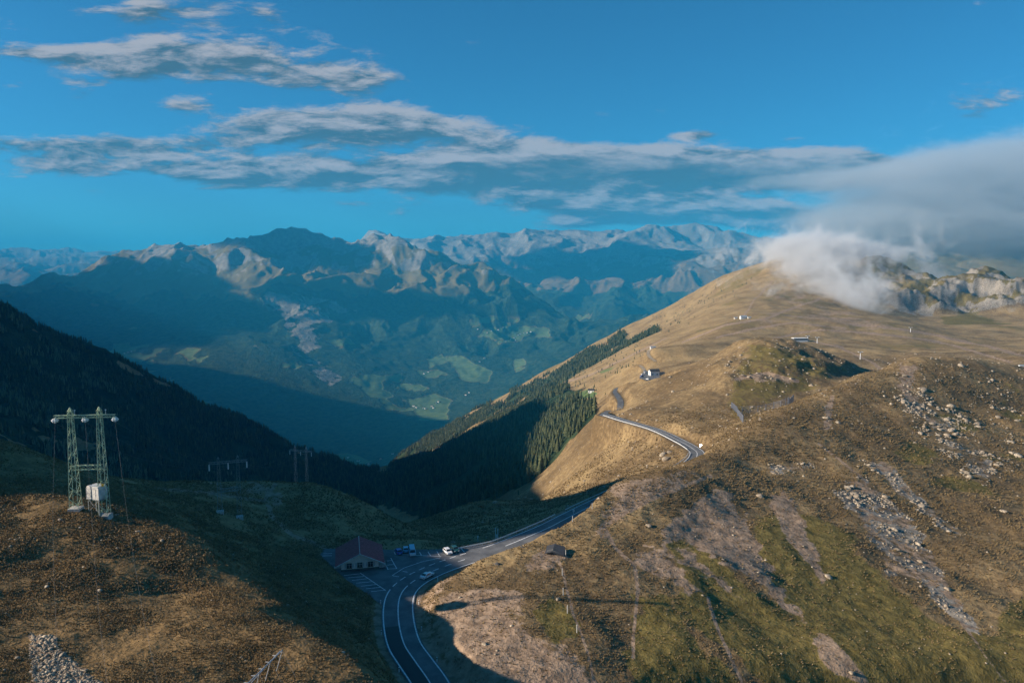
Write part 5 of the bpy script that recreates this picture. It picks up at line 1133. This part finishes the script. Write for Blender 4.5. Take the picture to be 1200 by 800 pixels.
dens = t.math('ADD', cov, t.math('MULTIPLY', t.math('SUBTRACT', n1, .5), 2.1)); dens = t.math('ADD', dens, t.math('MULTIPLY', t.math('SUBTRACT', n2, .5), .9))
alpha = t.math('MULTIPLY', t.ss(dens, .38, .80), t.ss(el, -.04, .0))
lit = t.math('ADD', t.math('MULTIPLY', t.math('MULTIPLY', t.math('SUBTRACT', n1, n1b), 3.2), t.math('SUBTRACT', 1.0, t.math('MULTIPLY', t.ss(cov, 1.0, 2.4), .55))), t.math('MULTIPLY', shade, .40)); lit = t.math('ADD', lit, t.math('MULTIPLY', dens, -.10))
lit = t.ss(lit, -.42, .40)
cloudc = t.mix(lit, (.50, .95, 1.3), (3.7, 3.55, 3.7))
# the long grey bank resting over the mountain on the right
etop = t.n('ShaderNodeMapRange', {0: az, 1: .30, 2: .72, 3: .030, 4: .185}).outputs[0]
etop = t.math('ADD', etop, t.math('ADD', t.math('MULTIPLY', t.math('SUBTRACT', n1, .5), .09), t.math('MULTIPLY', t.math('SUBTRACT', n2, .5), .08)))
bank = t.math('MULTIPLY', t.ss(t.math('SUBTRACT', etop, el), -.006, .016), t.math('MULTIPLY', t.ss(az, .27, .38), t.ss(el, -.06, -.02)))
bt = t.math('ADD', t.n('ShaderNodeMapRange', {0: el, 1: .012, 2: .14, 3: 0.0, 4: 1.0}).outputs[0], t.math('MULTIPLY', t.math('SUBTRACT', n1, .5), 1.1))
bt = t.math('ADD', bt, t.math('MULTIPLY', t.math('SUBTRACT', n1, n1b), 1.6))
bankc = t.mix(t.ss(bt, .05, .95), (.55, 1.15, 1.6), (3.3, 3.35, 3.5))
final = t.mix(t.math('MULTIPLY', alpha, .92), skyc, cloudc)
final = t.mix(t.math('MULTIPLY', bank, .55), final, bankc)
bg = t.n('ShaderNodeBackground', {'Color': final, 'Strength': .049}); wo = t.n('ShaderNodeOutputWorld'); t.t.links.new(bg.outputs[0], wo.inputs[0])

HAZE = True
if HAZE:
    hm, ht = new_mat('mountain_air')
    pv = ht.n('ShaderNodeVolumePrincipled', {'Color': (.035, .44, .80, 1), 'Density': 5.6e-5, 'Anisotropy': 0.0}); ho = ht.n('ShaderNodeOutputMaterial'); ht.t.links.new(pv.outputs[0], ho.inputs[1])
    zlo, zhi = float(ZZ.min()) - 1.0, max(float(ZZ[(np.abs(AG)[None, :] < .8) | (YY < 9500)].max()), H) + 40
    xm = 28500.0
    vs = [(x, y, z) for x in (-xm, xm) for y in (-60, 33500) for z in (zlo, zhi)]
    fs = [(0, 1, 3, 2), (4, 6, 7, 5), (0, 4, 5, 1), (2, 3, 7, 6), (0, 2, 6, 4), (1, 5, 7, 3)]
    me = bpy.data.meshes.new('haze'); me.from_pydata(vs, [], fs); me.update(); me.materials.append(hm)
    o = bpy.data.objects.new('haze', me); C.objects.link(o); tag(o, 'thin blue haze filling the valley air', None, None, 'stuff')
SC.render.engine = 'CYCLES'
cy = SC.cycles
cy.use_denoising = True; cy.use_adaptive_sampling = True; cy.adaptive_threshold = .02
cy.max_bounces = 4; cy.diffuse_bounces = 3; cy.glossy_bounces = 2; cy.transmission_bounces = 2; cy.volume_bounces = 2; cy.transparent_max_bounces = 8
cy.volume_step_rate = .3; cy.volume_max_steps = 256
vsn = SC.view_settings; vsn.view_transform = 'Standard'; vsn.look = 'None'; vsn.exposure = 1.42; vsn.gamma = 1; vsn.use_curve_mapping = False
